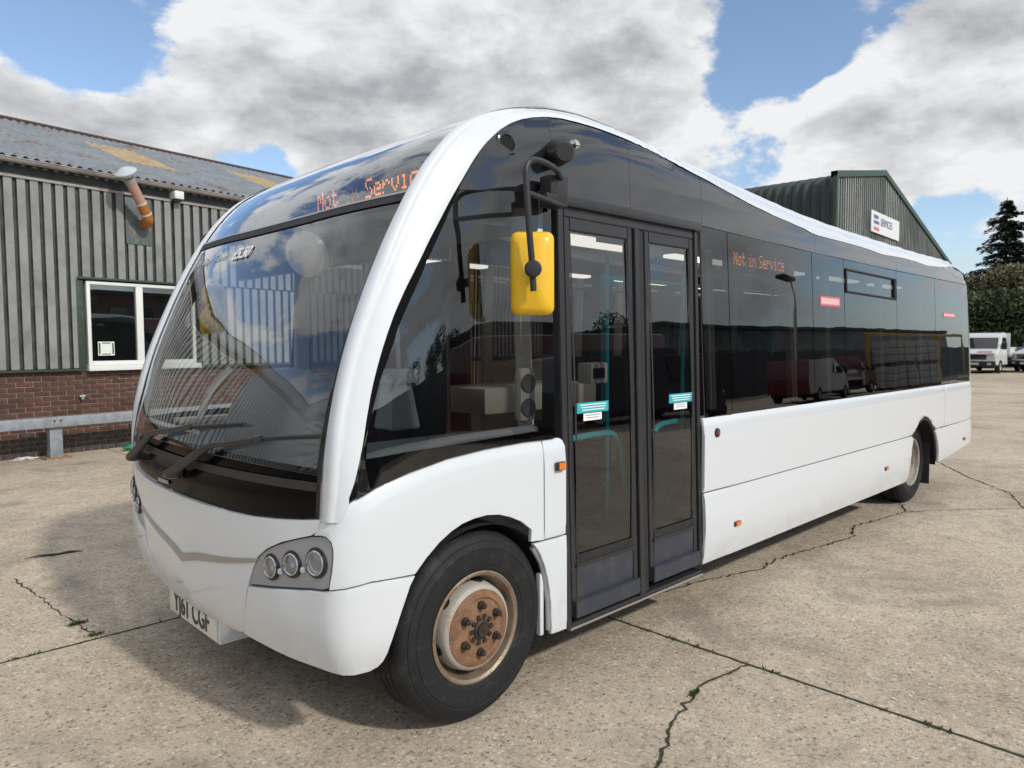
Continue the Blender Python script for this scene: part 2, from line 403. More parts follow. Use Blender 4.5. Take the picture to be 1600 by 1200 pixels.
# wrap: q = arc from the side round the corner (q=0 at d=.40)
CQ=np.concatenate([[0],np.cumsum(np.linalg.norm(np.diff(CC,axis=0),axis=1))])
XR=-.675
def wrap(q,z,off=0.):
    if q>CQ[-1]:
        p=wrap(2*CQ[-1]-q,z,off); return np.array([p[0],2.5-p[1],p[2]])
    X0=float(np.interp(z,OC[:130,1],OC[:130,0])); dX=X0-XR
    if q<0:
        x=XR+.40-q+dX*max(0,1+q/.3); y=0.; nx,ny=0.,-1.
    else:
        x=X0+float(np.interp(q,CQ,CC[:,0])); y=float(np.interp(q,CQ,CC[:,1]))
        e=.01; qa=max(0,min(q,CQ[-1]-.02)); a=np.array([np.interp(qa+e,CQ,CC[:,0])-np.interp(qa-e,CQ,CC[:,0]),np.interp(qa+e,CQ,CC[:,1])-np.interp(qa-e,CQ,CC[:,1])]); a/=np.linalg.norm(a)
        nx,ny=-a[1],a[0]
    y+=tumble(z)*(1 if y<.16 else max(0,1-(y-.16)/.3))
    y+= .10*max(0,.50-z)**1.0*(1 if y<.4 else max(0,1-(y-.4)/.3))*min(1,max(0,(q+.5)/.5))
    return np.array([x+nx*off,y+ny*off,z])

# ================================================================ the bus
QE = float(CQ[-1])
def qx(x, z):   # q of a point on the side at x
    X0 = float(np.interp(z, OC[:130, 1], OC[:130, 0])); d = x - X0
    if d >= .40: return XR+.40-x
    return float(np.interp(-d, -CC[:, 0], CQ))
def qy(y): return float(np.interp(y, CC[:, 1], CQ))
bus = root('single_deck_bus', (3.5, 1.25, 0), 'white single deck bus with dark wraparound glazing and domed front on the concrete yard', 'bus')

ARCHF = [(.003, .791), (-.06, .838), (-.12, .870), (-.18, .892), (-.244, .903), (-.32, .906), (-.394, .896), (-.47, .870), (-.534, .84), (-.60, .79)]
def rear_arch(n=14):
    return [(5.95 - .445*math.cos(math.pi*k/n), .40 + .495*math.sin(math.pi*k/n)) for k in range(n+1)]
IE_ = [(-.61, 1.0), (-.593, 1.061), (-.551, 1.258), (-.485, 1.497), (-.378, 1.743), (-.214, 2.006), (-.015, 2.319), (.15, 2.527), (.322, 2.658), (.553, 2.735), (.86, 2.752), (1.156, 2.739), (1.856, 2.651), (2.462, 2.563), (3.324, 2.484), (4.902, 2.440), (6.5, 2.43), (7.40, 2.43), (7.53, 2.38), (7.58, 2.30), (7.59, 1.9), (7.59, 1.18)]
IE = spline(IE_, 12)
def band(mirror):
    V, F = [], []
    t0 = t_of_z(.985); T = []
    t1 = OL[-1] - .75
    t = t0
    while t < t1: T.append(t); t += .035 if t < 4.2 or t > OL[-1]-2.2 else .12
    T.append(t1)
    nt = len(T); prof_n = 27
    for i, t in enumerate(T):
        o = O(t); n = N(t)
        # width of the side face of the band along its run
        w = float(np.min(np.hypot(IE[:, 0]-o[0], IE[:, 1]-o[1]))) - .024*max(0, 1-abs(t-1.9)/.9)
        row = []
        for k in range(prof_n):
            s = k/(prof_n-1)
            if s < .45:  # on the side face
                d = w*(1 - s/.45*.72); x, z = o + n*d
                y = sy(x, z)
            else:
                u = (s-.45)/.55; x, z = o + n*w*.28; y0 = sy(x, z); ye = yo(t); rc = rec(.18, t)
                ym = min(y0+.062, ye-.02)
                PD = [w*.28, .013, .004, -.002, -.004, -.002, rc*.35, rc+.001]; PY = [y0, y0+.0015, y0+.008, y0+.019, y0+.036, ym, (ym+ye)/2, ye]
                PU = [0, .16, .30, .44, .58, .72, .86, 1]
                d = float(np.interp(u, PU, PD)); y = float(np.interp(u, PU, PY))
                x, z = o + n*d
            if i == 0 and s < 1:   # foot of the pillar follows the wing and bonnet line
                z = .982
            row.append((x, y-.0035*(1-u if s >= .45 else 1), z))
        if i < 8:   # slope the foot up towards the side
            f = 1-i/8
            row = [(x, y, z + f*.066*max(0, 1-k/9)) for k, (x, y, z) in enumerate(row)]
        V += [(x, (2.5-y) if mirror else y, z) for x, y, z in row]
    for i in range(nt-1):
        for k in range(prof_n-1):
            q = [i*prof_n+k, i*prof_n+k+1, (i+1)*prof_n+k+1, (i+1)*prof_n+k]
            F.append(q)
    me = from_py(V, F); bm = bmesh.new(); bm.from_mesh(me); bmesh.ops.recalc_face_normals(bm, faces=bm.faces)
    f = bm.faces[len(bm.faces)//4 if False else 0]
    bm.faces.ensure_lookup_table(); f = bm.faces[5]
    if f.normal.y * (1 if mirror else -1) < 0: bmesh.ops.reverse_faces(bm, faces=bm.faces[:])
    return obj('arch_band', bm, 'white_paint', bus, 60)

for mir in (False, True):
    band(mir)
# ---- front skin
def poly_t(pts): return pts
SCR_BOT = [(.155, .868), (.379, .867), (.7, .863), (1.25, .862), (1.8, .863), (2.121, .867), (2.345, .868)]
def hdr(y):  # height of the screen's top edge
    yy = min(y, 2.5-y); return float(np.interp(yy, [.146, .475, .9, 1.25], [2.049, 2.033, 2.019, 2.017]))
ys = list(np.linspace(2.5-.180, .180, 16)); TT = [.868, 1.0, 1.15]
patch('windscreen', [(yo(t), t) for t in TT[::-1]] + [(y, .862) for y in np.linspace(.4, 2.1, 6)] + [(2.5-yo(t), t) for t in TT] + [(y, hdr(y)) for y in ys], front, 'glass_screen', bus, .10, .08)
# black ceramic border behind the glass
def strip(name, f, a, b, m, parent, n=24, off=0., th=0., mirror=False):
    """ribbon between two curves a(s), b(s) on surface f"""
    V, F = [], []
    for i in range(n+1):
        s = i/n
        for k in range(4):
            pa, pb = a(s), b(s); u = k/3
            p = f(pa[0]+(pb[0]-pa[0])*u, pa[1]+(pb[1]-pa[1])*u, off)
            V.append((p[0], 2.5-p[1] if mirror else p[1], p[2]))
    for i in range(n):
        for k in range(3): F.append([i*4+k, i*4+k+1, (i+1)*4+k+1, (i+1)*4+k])
    me = from_py(V, F); return obj(name, me, m, parent, 60)
fr = strip('screen_border', front, lambda s: (yo(.87+s*1.17), .87+s*1.17), lambda s: (yo(.87+s*1.17)+.022, .87+s*1.17), 'frit', bus, off=-.004)
strip('screen_border', front, lambda s: (2.5-yo(.87+s*1.17), .87+s*1.17), lambda s: (2.5-.022-yo(.87+s*1.17), .87+s*1.17), 'frit', bus, off=-.004)
strip('screen_border', front, lambda s: (.165+2.17*s, .862), lambda s: (.165+2.17*s, .885), 'frit', bus, off=-.004)
for mir in (False, True):
    gk = strip('screen_gasket', front, lambda s: (yo(.7+4.3*s)-.016, .70+s*4.3), lambda s: (yo(.7+4.3*s)+.006, .70+s*4.3), 'black_rubber', bus, n=120, off=.003, mirror=mir)
hd = strip('screen_header', front, lambda s: (.176+2.148*s, hdr(.176+2.148*s)-.012), lambda s: (.176+2.148*s, hdr(.176+2.148*s)+.030), 'black_rubber', bus, off=.006)
strip('header_trim', front, lambda s: (.176+2.148*s, hdr(.176+2.148*s)+.030), lambda s: (.176+2.148*s, hdr(.176+2.148*s)+.042), 'bezel_grey', hd, off=.008)
# domed destination glass and roof
tD = float(OL[np.argmin(np.abs(OC[:, 0]-1.15) + (OC[:, 1] < 2)*9)]); tR = OL[-1]-.45
patch('destination_dome', [(y, hdr(y)+.040) for y in np.linspace(.176, 2.324, 15)] + [(2.5-yo(t)+.005, t) for t in (2.6, 3.0, 3.4)] + [(2.34, tD), (.160, tD)] + [(yo(t)-.005, t) for t in (3.4, 3.0, 2.6)], front, 'dome_glass', bus, .09, .07)
patch('roof_skin', [(.165, tD+.004), (2.335, tD+.004), (2.335, tR), (.165, tR)], front, 'white_paint', bus, .25, .3)
# black panel under the screen
def yz(q, z): return (float(np.interp(q, CQ, CC[:, 1])), t_of_z(z))
BT = [yz(q, z) for q, z in [(.463, .992), (.582, .975), (.736, .959), (.922, .943), (1.138, .935), (1.401, .932), (QE, .932)]]
BTm = [(2.5-a, b) for a, b in BT[::-1][1:]]
def tuck(a, b, off=0.):  # the panel leans in a little below the glass
    return front(a, b, off - .012)
patch('scuttle_panel', [(.165, BT[0][1])] + BT[1:] + BTm + [(2.335, BT[0][1]), (2.335, .858), (.165, .858)][0:3], tuck, 'scuttle_black', bus, .1, .05)
strip('scuttle_lip', front, lambda s: (.17+2.16*s, .80-.018*math.sin(math.pi*s)), lambda s: (.17+2.16*s, .835-.018*math.sin(math.pi*s)), 'black_plastic', bus, off=.006)
# ---- bonnet, wings, bumpers (wrap surface)
BQ = [(.468, .986), (.582, .968), (.736, .952), (.922, .936), (1.138, .928), (1.401, .925), (QE, .925)]
HL_IN = [(.940, .642), (.904, .719), (.862, .778), (.790, .826), (.690, .869), (.597, .897), (.518, .919), (.492, .936)]
bot = [(QE, .378), (1.308, .380), (1.10, .393), (1.052, .405), (.995, .504)]
half = BQ[:-1]
P = half + [(QE, .925)] + [(2*QE-q, z) for q, z in half[::-1]] + [(2*QE-q, z) for q, z in HL_IN[::-1]] + [(2*QE-q, z) for q, z in bot[::-1][:-1]] + bot + HL_IN
def bonnet_f(q, z, off=0.):
    # the lower bonnet breaks forward along the grey strip
    qq = min(q, 2*QE-q); k = .5+.5*math.cos(math.pi*min(1, abs(z-.66)/.26)); k *= .5-.5*math.cos(math.pi*min(1, max(0, (qq-.8)/.75)))
    return wrap(q, z, off + .006*k)
bonnet = patch('bonnet', P, bonnet_f, 'white_paint', bus, .05, .03, .02, 0, .004)
# grey strip, V-shaped
def mc(s): # centre line of the strip
    q = .872 + (QE-.872)*s; return q, float(np.interp(s, [0, .2, .42, .6, .756, .9, 1], [.763, .735, .709, .692, .676, .655, .636]))
n = 14
top = [(mc(k/n)[0], mc(k/n)[1] + .008 + .011*(k/n)) for k in range(n+1)]; low = [(mc(k/n)[0], mc(k/n)[1] - .008 - .013*(k/n)) for k in range(n+1)]
P = top + [(2*QE-q, z) for q, z in top[::-1][1:]] + [(2*QE-q, z) for q, z in low[:-1]] + low[::-1]
patch('bonnet_strip', P, bonnet_f, 'strip_grey', bonnet, .08, .05, .006, .006, .002)
# badge on the black panel
b_ = frontz(1.55, .955, -.006)
box('badge', (b_[0]-.004, b_[1], b_[2]), (.006, .14, .018), 'bezel_grey', bonnet, bev=.002)
BEZ = [(.933, .649), (.915, .690), (.897, .719), (.878, .750), (.855, .773), (.825, .798), (.788, .819), (.740, .843), (.689, .862), (.640, .879), (.595, .891), (.550, .904), (.516, .912), (.468, .919), (.445, .918), (.428, .911), (.415, .899), (.409, .880), (.408, .850), (.413, .798), (.427, .730), (.470, .717), (.531, .711)]
BUMP = [(.930, .640), (.531, .702), (.470, .708), (.427, .717), (.257, .737), (.067, .727), (.091, .693), (.157, .555), (.213, .448), (.235, .420), (.262, .400), (.300, .388), (.36, .383), (.66, .385), (.84, .392), (1.046, .402), (.989, .504)]
FR = .405
wing = [(.463, .987), (.503, .920), (.468, .926), (.435, .925), (.410, .908), (.401, .880), (.400, .850), (.405, .798), (.420, .724), (.257, .744), (.064, .734)] + ARCHF + [(XR+.40-FR+.085, .735), (XR+.40-FR, .727), (XR+.40-FR, 1.197)] \
    + [(qx(x, z), z) for x, z in [(.286, 1.197), (.05, 1.19), (-.164, 1.173), (-.357, 1.139), (-.495, 1.101), (-.578, 1.060)]]
def wing_f(q, z, off=0.):
    # the wing swells over the wheel and rolls in along its top edge
    xq = XR+.40-q
    p = wrap(q, z, off)
    top = float(np.interp(xq, [-.6, -.357, -.164, .05, .286, .5], [1.06, 1.139, 1.173, 1.19, 1.197, 1.197])) if q < .35 else 9
    e = max(0, .06-(top-z))/.06
    p[1] += .014*e*e
    return p
for mir in (False, True):
    patch('front_wing', wing, wing_f, 'white_paint', bus, .06, .05, .018, 0, .004, mir)
    bc = patch('bumper_corner', BUMP, wrap, 'bumper_white', bus, .05, .05, .02, .004, .008, mir)
    hl = patch('headlight', BEZ, wrap, 'bezel_grey', bus, .05, .05, .01, -.006, .003, mir)
    for (q, z, rr) in ((.763, .755, .043), (.631, .789, .043), (.491, .817, .048)):
        c = wrap(q, z, -.004); c2 = wrap(q, z, .05); ax = Vector(c2-c)
        if mir: c[1] = 2.5-c[1]; ax.y *= -1
        ax.z += .004; M4 = axis_m(c, ax)
        lathe('lamp_surround', [(rr+.012, -.012), (rr+.011, .003), (rr+.006, .0045), (rr-.004, .002)], M4, 'black_plastic', hl, 28)
        ring = lathe('lamp_ring', [(rr-.002, .000), (rr+.0005, .009), (rr-.003, .012), (rr-.007, .010), (rr-.009, -.004)], M4, 'bright_ring', hl, 28)
        if rr < .045:
            lathe('reflector', [(rr-.007, .002), (rr-.010, -.012), (rr-.020, -.026), (.0, -.032)], M4, 'reflector_dark', hl, 28)
            lathe('bulb', [(.024, -.022), (.024, -.010), (.017, .000), (.008, .005), (0, .006)], axis_m(M4 @ Vector((0, -.004, -.006)), ax), 'lens_milky', hl, 20)
        else:
            lathe('reflector', [(rr-.007, .002), (rr-.014, -.004), (0, -.008)], M4, 'lens_milky', hl, 28)
        lathe('lens', [(rr-.006, .006), (rr-.012, .011), (rr*.5, .017), (0, .020)], M4, 'glass_lens', hl, 28)
    for (q, z) in ((.697, .750), (.562, .779)):
        c = wrap(q, z, .0); c2 = wrap(q, z, .05); ax = Vector(c2-c)
        if mir: c[1] = 2.5-c[1]; ax.y *= -1
        lathe('pilot_lamp', [(.013, -.004), (.013, .004), (.009, .009), (0, .010)], axis_m(c, ax), 'lens_milky', hl, 16)
# number plate on its white plinth
pc = Vector((-.735, 1.36, .355))
plz = span('plate_plinth', (-.715, 1.02, .250), (-.50, 1.66, .43), 'white_paint', bus, .004)
pl = span('number_plate', (-.725, 1.04, .262), (-.7165, 1.64, .392), 'plate_yellowwhite', plz, .002)
# characters face -x and read towards the near side
tx = text('plate_text', 'YJ61 CGF', Matrix.Translation((-.7275, 1.345, .284)) @ Matrix(((0, 0, -1, 0), (-1, 0, 0, 0), (0, 1, 0, 0), (0, 0, 0, 1))), .142, 'plate_ink', pl, align='CENTER', sx=.80, ext=.0008, bold=.0018)
# wipers
def wiper(pv, el, tip, el2):
    a = front(*pv, .05); b = front(*el, .05); c = front(*tip, .022); d = front(*el2, .024)
    w = tube('wiper', smoothpts([a, (a*.35+b*.65), b, (b*.6+d*.4), d], 4), [.022]*5+[.018]*3+[.014]*8+[.010], 'black_plastic', bus, 10)
    m = [front(d_[0], d_[1], .018) for d_ in [(el2[0]+(tip[0]-el2[0])*s, el2[1]+(tip[1]-el2[1])*s) for s in np.linspace(-.75, 1, 12)]]
    tube('wiper_blade', m, .0085, 'black_rubber', w, 8)
    tube('blade_joint', [front(el2[0]+.02, el2[1], .03), front(el2[0]-.02, el2[1]+.002, .03)], .016, 'black_plastic', w, 8)
    lathe('wiper_cap', [(.0, .07), (.018, .066), (.024, .05), (.026, 0)], axis_m(front(*pv, 0), Vector(front(*pv, .05)-front(*pv, 0))), 'black_gloss', w, 18)
wiper((2.053, .735), (1.64, .900), (.686, 1.013), (1.217, .959))
wiper((1.315, .735), (.90, .905), (.168, 1.012), (.540, .965))

for mir in (True,):
    strip('pillar_liner', front, lambda s: (.222, .87+s*(1.95-.87)), lambda s: (.262, .87+s*(1.95-.87)), 'cream_trim', bus, off=-.03, mirror=mir)
span('window_sill_trim', (-.42, 2.30, 1.17), (.42, 2.40, 1.20), 'cream_trim', bus, .008)
tube('screen_sill', [front(y, .93, -.06) for y in np.linspace(1.35, 2.3, 8)], .022, 'cream_trim', bus, 8, flat=.5)
tube('door_check_strap', smoothpts([(-.30, 2.28, 1.20), (-.24, 2.24, 1.36), (-.12, 2.22, 1.50)], 4), .030, 'cream_trim', bus, 8, flat=.6)
# ---- destination display: dot matrix behind the dome
FONT = {'N': ["1   1","11  1","1 1 1","1 1 1","1  11","1   1","1   1"], 'o': ["     ","     "," 111 ","1   1","1   1","1   1"," 111 "], 't': [" 1   "," 1   ","1111 "," 1   "," 1   "," 1  1","  11 "],
 'i': ["  1  ","     "," 11  ","  1  ","  1  ","  1  "," 111 "], 'n': ["     ","     ","1 11 ","11  1","1   1","1   1","1   1"], 'S': [" 1111","1    ","1    "," 111 ","    1","    1","1111 "],
 'e': ["     ","     "," 111 ","1   1","11111","1    "," 1111"], 'r': ["     ","     ","1 11 ","11  1","1    ","1    ","1    "], 'v': ["     ","     ","1   1","1   1","1   1"," 1 1 ","  1  "], 'c': ["     ","     "," 1111","1    ","1    ","1    "," 1111"], ' ': ["   "]*7}
def dots(s, place, size, name, m, parent, keep=lambda c, r: True):
    """one small square per lit diode; place(col, row) gives centre, right and up vectors"""
    V, F = [], []; col = 0
    for ch in s:
        g = FONT[ch]
        for c in range(len(g[0])):
            for r in range(7):
                if g[r][c] == '1' and keep(col, r):
                    p, rt, up = place(col, r); k = len(V)
                    for a, b in ((-1, -1), (1, -1), (1, 1), (-1, 1)): V.append(Vector(p)+Vector(rt)*a*size[0]+Vector(up)*b*size[1])
                    F.append((k, k+1, k+2, k+3))
            col += 1
        col += 1
    return obj(name, from_py(V, F), m, parent, 0)
disp = span('destination_display', (-.122, .20, 2.29), (-.02, 2.30, 2.425), 'dark_void', bus)
def led_place(col, row):
    return (-.127, 1.08-col*.0117, LEDZ+.0128*(6-row)), (0, -1, 0), (0, 0, 1)
LEDZ = 2.337
def shift(n): return lambda c, r: led_place(c+n, r)
dots('Not', led_place, (.0051, .0056), 'destination_text', 'led', disp, keep=lambda c, r: (c*7+r*3) % 11 != 0)
dots('in', shift(22), (.0034, .0044), 'destination_text', 'led_dim', disp, keep=lambda c, r: (c+r) % 3 != 1)
dots('Servic', shift(38), (.0052, .0057), 'destination_text', 'led', disp, keep=lambda c, r: (c*5+r) % 13 != 0)
dots('e', shift(74), (.0034, .0046), 'destination_text', 'led_dim', disp, keep=lambda c, r: c < 4 or r % 2)
dots('r', shift(-12), (.0032, .0044), 'destination_text', 'led_dim', disp, keep=lambda c, r: (c+r) % 2)
# fare notice on the screen
def on_screen(y, t, off=.003):
    p = front(y, t, off); r = front(y-.01, t, off)-p; u = front(y, t+.01, off)-p
    X = Vector(r).normalized(); Z = X.cross(Vector(u).normalized()).normalized(); Y = Z.cross(X)
    M4 = Matrix((X, Y, Z)).transposed().to_4x4(); M4.translation = Vector(p); return M4
ws = bpy.data.objects['windscreen']
text('fare_text', '£5.50', on_screen(1.615, 1.868, .006), .098, 'decal_white', ws, shear=.25, ext=.001, bold=.0025)
for s_, y_ in (('Travel', 1.90), ('Day', 2.07), ('All', 2.19)):
    text('fare_text', s_, on_screen(y_, 1.885, .004), .070, 'decal_faint', ws, shear=.25, ext=.0003)

# ---- side glazing
BELT = [(-.578, 1.064), (-.495, 1.105), (-.357, 1.143), (-.164, 1.177), (.05, 1.194), (.286, 1.201), (.43, 1.198), (.565, 1.195)]
def band_edge(x):   # lower edge of the white band on the side
    m = IE[:, 0] < 7.45
    return float(np.interp(x, IE[m, 0], IE[m, 1]))
def z_fr(x): return float(np.interp(x, [.6, 1.85, 3.42, 5.2, 7.6], [2.365, 2.352, 2.322, 2.304, 2.295]))
def frz(x0, x1, n=12):
    return [(x, z_fr(x)) for x in (x0, x1)] + [(x, band_edge(x)+.012) for x in np.linspace(x1, x0, n)]
BAYS = [(1.835, 2.150), (2.158, 3.388), (3.396, 3.990), (3.998, 5.206), (5.214, 6.352), (6.360, 7.575)]
for mir in (False, True):
    # cab quarter glass with the opaque border behind it
    L_ = [(-.575, 1.09), (-.548, 1.256), (-.466, 1.496), (-.354, 1.744), (-.204, 2.007), (-.05, 2.27), (-.03, 2.295)]
    cab = patch('cab_window', BELT[:-1] + [(.49, 1.198), (.52, 2.365)] + [(x, 2.295+(x+.03)*.127) for x in (.3, .1)] + L_[::-1], side, 'glass_clear' if mir else 'glass_cab', bus, .12, .12, mirror=mir)
    bo = -.004
    patch('window_border', BELT[:-1] + [(.49, 1.198), (.49, 1.245), (.394, 1.243), (-.021, 1.233), (-.352, 1.225), (-.535, 1.214)], side, 'frit', cab, .12, .12, off=bo, mirror=mir)
    patch('window_border', [(-.575, 1.09), (-.535, 1.214), (-.514, 1.4), (-.449, 1.644), (-.34, 1.923), (-.219, 2.152), (-.12, 2.277), (-.03, 2.277), (-.03, 2.296), (-.05, 2.27), (-.204, 2.007), (-.354, 1.744), (-.466, 1.496), (-.548, 1.256)], side, 'frit', cab, .12, .12, off=bo, mirror=mir)
    patch('window_border', [(.405, 1.243), (.49, 1.245), (.52, 2.365), (.47, 2.36)], side, 'frit', cab, .12, .12, off=bo, mirror=mir)
    # opaque frieze above the windows, in four lengths
    for x0, x1 in ((-.03, .555), (.559, 1.146), (1.150, 1.856), (1.860, 3.46), (3.464, 5.23), (5.234, 7.58)):
        pl_ = frz(x0, x1, 14)
        if x0 < 0: pl_ = [(-.03, 2.299), (.1, 2.315), (.3, 2.340), (.555, 2.372)] + [(x, band_edge(x)+.012) for x in np.linspace(.555, -.03, 16)]
        patch('frieze_panel', pl_, side, 'black_gloss', bus, .10, .10, mirror=mir)
    # saloon windows
    bays = BAYS if not mir else [(.56, 1.15), (1.158, 1.83)] + BAYS
    for i, (x0, x1) in enumerate(bays):
        zt0, zt1 = z_fr(x0)-.006, z_fr(x1)-.006
        w = patch('saloon_window', [(x0, 1.196), (x1, 1.190), (x1, zt1), (x0, zt0)], side, 'glass_side', bus, .2, .3, mirror=mir)
        for (a, b) in (((x0, 1.196), (x0+.018, zt0)), ((x1-.018, 1.19), (x1, zt1))):
            patch('window_border', [(a[0], a[1]), (b[0], a[1]), (b[0], b[1]), (a[0], b[1])], side, 'frit', w, .5, .5, off=-.004, mirror=mir)
        patch('window_border', [(x0+.019, 1.194), (x1-.019, 1.191), (x1-.019, 1.235), (x0+.019, 1.240)], side, 'frit', w, .5, .5, off=-.004, mirror=mir)
        # backing strip in the joint
        yj = sy(x1+.004, 1.8)+.008
    # hopper vent
    if not mir:
        vz = [(4.03, 2.235), (5.18, 2.215), (5.18, 2.035), (4.03, 2.055)]
        for (a, b) in zip(vz, vz[1:]+vz[:1]):
            tube('vent_frame', [side(a[0], a[1], .004), side(b[0], b[1], .004)], .010, 'black_rubber', bus, 6)
        tube('vent_catch', [side(5.14, 2.21, .006), side(5.14, 2.045, .006)], .018, 'black_plastic', bus, 6)

# ---- white flanks
def flank(x, z, off=0.):
    p = side(x, z, off); 
    if z < .735: p[1] -= .010*min(1, (.735-z)/.16)
    if z > 1.145: p[1] += .012*((z-1.145)/.05)**2
    if z < .42 and True: p[1] += .02*(.42-z)/.12
    return p
ra = rear_arch()
for mir in (False, True):
    x00 = 1.805 if not mir else FR+.008
    # upper flank, broken at x = 6.58
    up = [(x00, .742), (5.57, .742)] + [(x, z) for x, z in ra if z > .742] + [(6.33, .742), (6.60, .745), (6.60, 1.186), (x00, 1.193)]
    patch('flank_panel', up, flank, 'white_paint', bus, .3, .06, .02, .010, .010, mir)
    patch('flank_panel', [(6.606, .745), (7.62, .752), (7.62, 1.183), (6.606, 1.186)], flank, 'white_paint', bus, .15, .06, .02, .010, .010, mir)
    lo = [(x00, .30), (5.45, .305), (5.485, .33)] + [(x, z) for x, z in ra if x < 5.95 and .40 < z < .735] + [(5.56, .735), (x00, .735)]
    if mir: lo = [(.62, .30)] + lo[1:-1] + [(.50, .735)]
    patch('skirt_panel', lo, flank, 'white_paint', bus, .3, .05, .02, .012, .008, mir)
    patch('skirt_panel', [(6.385, .385), (7.60, .475), (7.64, .52), (7.64, .744), (6.35, .736)] + [(x, z) for x, z in ra[::-1] if x > 6.2 and .42 < z < .735][::-1], flank, 'white_paint', bus, .15, .05, .02, .012, .008, mir)
    # arch liners and dark trim
    for cx, r_, z0 in ((.02, .49, .40), (5.95, .47, .40)):
        V, F = [], []; n = 20
        for k in range(n+1):
            a = math.pi*k/n
            for y in (.018, .62): V.append((cx - r_*math.cos(a), (2.5-y) if mir else y, z0-.05 + (r_+.02)*math.sin(a)))
        F = [[2*k, 2*k+1, 2*k+3, 2*k+2] for k in range(n)]
        obj('arch_liner', from_py(V, F), 'under_black', bus)
        if cx < 1: continue
        pts = [(cx - (r_-.03)*math.cos(math.pi*k/16), 2.5-.012 if mir else .012, z0 + (r_-.0)*math.sin(math.pi*k/16)) for k in range(1 if cx > 1 else 9, 17)]
        tube('arch_trim', pts, .014, 'black_rubber', bus, 6)
# small panel between wheel and door, and the lower skirt piece
DX0, DX1 = .415, .560
patch('pillar_panel', [(DX0-.004, .727), (DX1, .727), (DX1, 1.155), (DX1-.012, 1.185), (DX1-.03, 1.196), (DX0-.004, 1.197)], flank, 'white_paint', bus, .1, .06, .02, .002, .008)
patch('pillar_skirt', [(.452, .262), (.56, .258), (.56, .72), (.335, .72), (.36, .69), (.395, .63), (.425, .55), (.445, .45), (.452, .36)], side, 'white_paint', bus, .1, .06, .022, .006, .006)
tube('arch_edge', [(.345, .02, .70), (.40, .02, .62), (.428, .02, .54), (.447, .02, .42), (.452, .02, .28)], .013, 'bezel_grey', bus, 8)
span('mud_flap', (.40, .02, .26), (.425, .05, .56), 'white_paint', bus, .006)
span('mud_flap', (6.36, .06, .15), (6.38, .34, .60), 'black_rubber', bus, .003)
def marker(x, z, s=(.045, .022), m='amber'):
    p = flank(x, z, .012); q = box('side_marker', (p[0], p[1]-.002, p[2]), (s[0]*1.5, .012, s[1]*1.5), 'black_plastic', bus, bev=.003)
    box('marker_lens', (p[0]+.006, p[1]-.010, p[2]), (s[0]*1.2, .008, s[1]*1.2), m, q, bev=.003)
marker(.507, 1.065, (.040, .028)); marker(2.18, .492, (.050, .020)); marker(4.85, .512, (.050, .020)); marker(7.31, .545, (.050, .020))
p = flank(1.945, 1.095, .012)
sw = lathe('door_switch', [(0, .012), (.016, .012), (.026, .008), (.030, 0)], axis_m((p[0], p[1]+.002, p[2]), (0, -1, 0)), 'black_plastic', bus, 20)
lathe('switch_button', [(0, .017), (.009, .016), (.012, .011)], axis_m((p[0], p[1]+.002, p[2]), (0, -1, 0)), 'red_lens', sw, 14)
# sill under the door, floor, rear wall, undertray
span('underbody', (-.35, .42, .30), (7.45, 2.08, .40), 'under_black', bus)
span('chassis_rail', (.5, .5, .16), (5.4, .62, .30), 'under_black', bus); span('chassis_rail', (.5, 1.88, .16), (5.4, 2.0, .30), 'under_black', bus)
span('engine_tray', (6.45, .35, .26), (7.5, 2.1, .42), 'under_black', bus)
span('wheelhouse', (-.45, .62, .40), (.47, .66, 1.05), 'under_black', bus); span('wheelhouse', (-.45, 1.84, .40), (.47, 1.88, 1.05), 'under_black', bus)
tR2 = [front(1.25, t, 0) for t in np.linspace(tR, OL[-1], 16)]
V, F = [], []
for p in tR2:
    for y in (.14, .6, 1.25, 1.9, 2.36): V.append((p[0]-(.02 if y in (.14, 2.36) else 0), y, p[2]))
F = [[i*5+k, i*5+k+1, (i+1)*5+k+1, (i+1)*5+k] for i in range(15) for k in range(4)]
obj('rear_panel', from_py(V, F), 'white_paint', bus)
for mir in (False, True):
    patch('rear_corner', [(7.57, 1.19), (7.665, 1.19), (7.66, 1.9), (7.63, 2.3), (7.57, 2.40)], side, 'white_paint', bus, .1, .2, mirror=mir)

# ---- the door
door_f = box('door_frame', (1.19, .06, 2.335), (1.27, .05, .05), 'door_grey', bus, bev=.004)
def dpost(x0, x1, z0, z1, m='door_grey', nm='door_post', y0=-.002, y1=.055):
    bm = bmesh.new()
    for (z_a, z_b) in ((z0, z1),):
        vs = []
        for z in (z_a, z_b):
            for (x, y) in ((x0, y0), (x1, y0), (x1, y1), (x0, y1)): vs.append(bm.verts.new((x, y+tumble(z)*1.0, z)))
        for f in ((0, 1, 2, 3), (4, 7, 6, 5), (0, 4, 5, 1), (1, 5, 6, 2), (2, 6, 7, 3), (3, 7, 4, 0)): bm.faces.new([vs[i] for i in f])
        bmesh.ops.recalc_face_normals(bm, faces=bm.faces)
        bmesh.ops.bevel(bm, geom=bm.edges[:], offset=.004, segments=2, affect='EDGES')
    return obj(nm, bm, m, door_f)
dpost(.562, .604, .24, 2.36); dpost(1.770, 1.806, .30, 2.36)
dpost(.612, 1.765, 2.262, 2.318, nm='door_header', y0=.006, y1=.06)
span('door_sill', (.60, .015, .225), (1.82, .16, .262), 'door_grey', door_f, .004)
span('sill_edge', (.60, .002, .232), (1.82, .014, .246), 'chrome', door_f, .003)
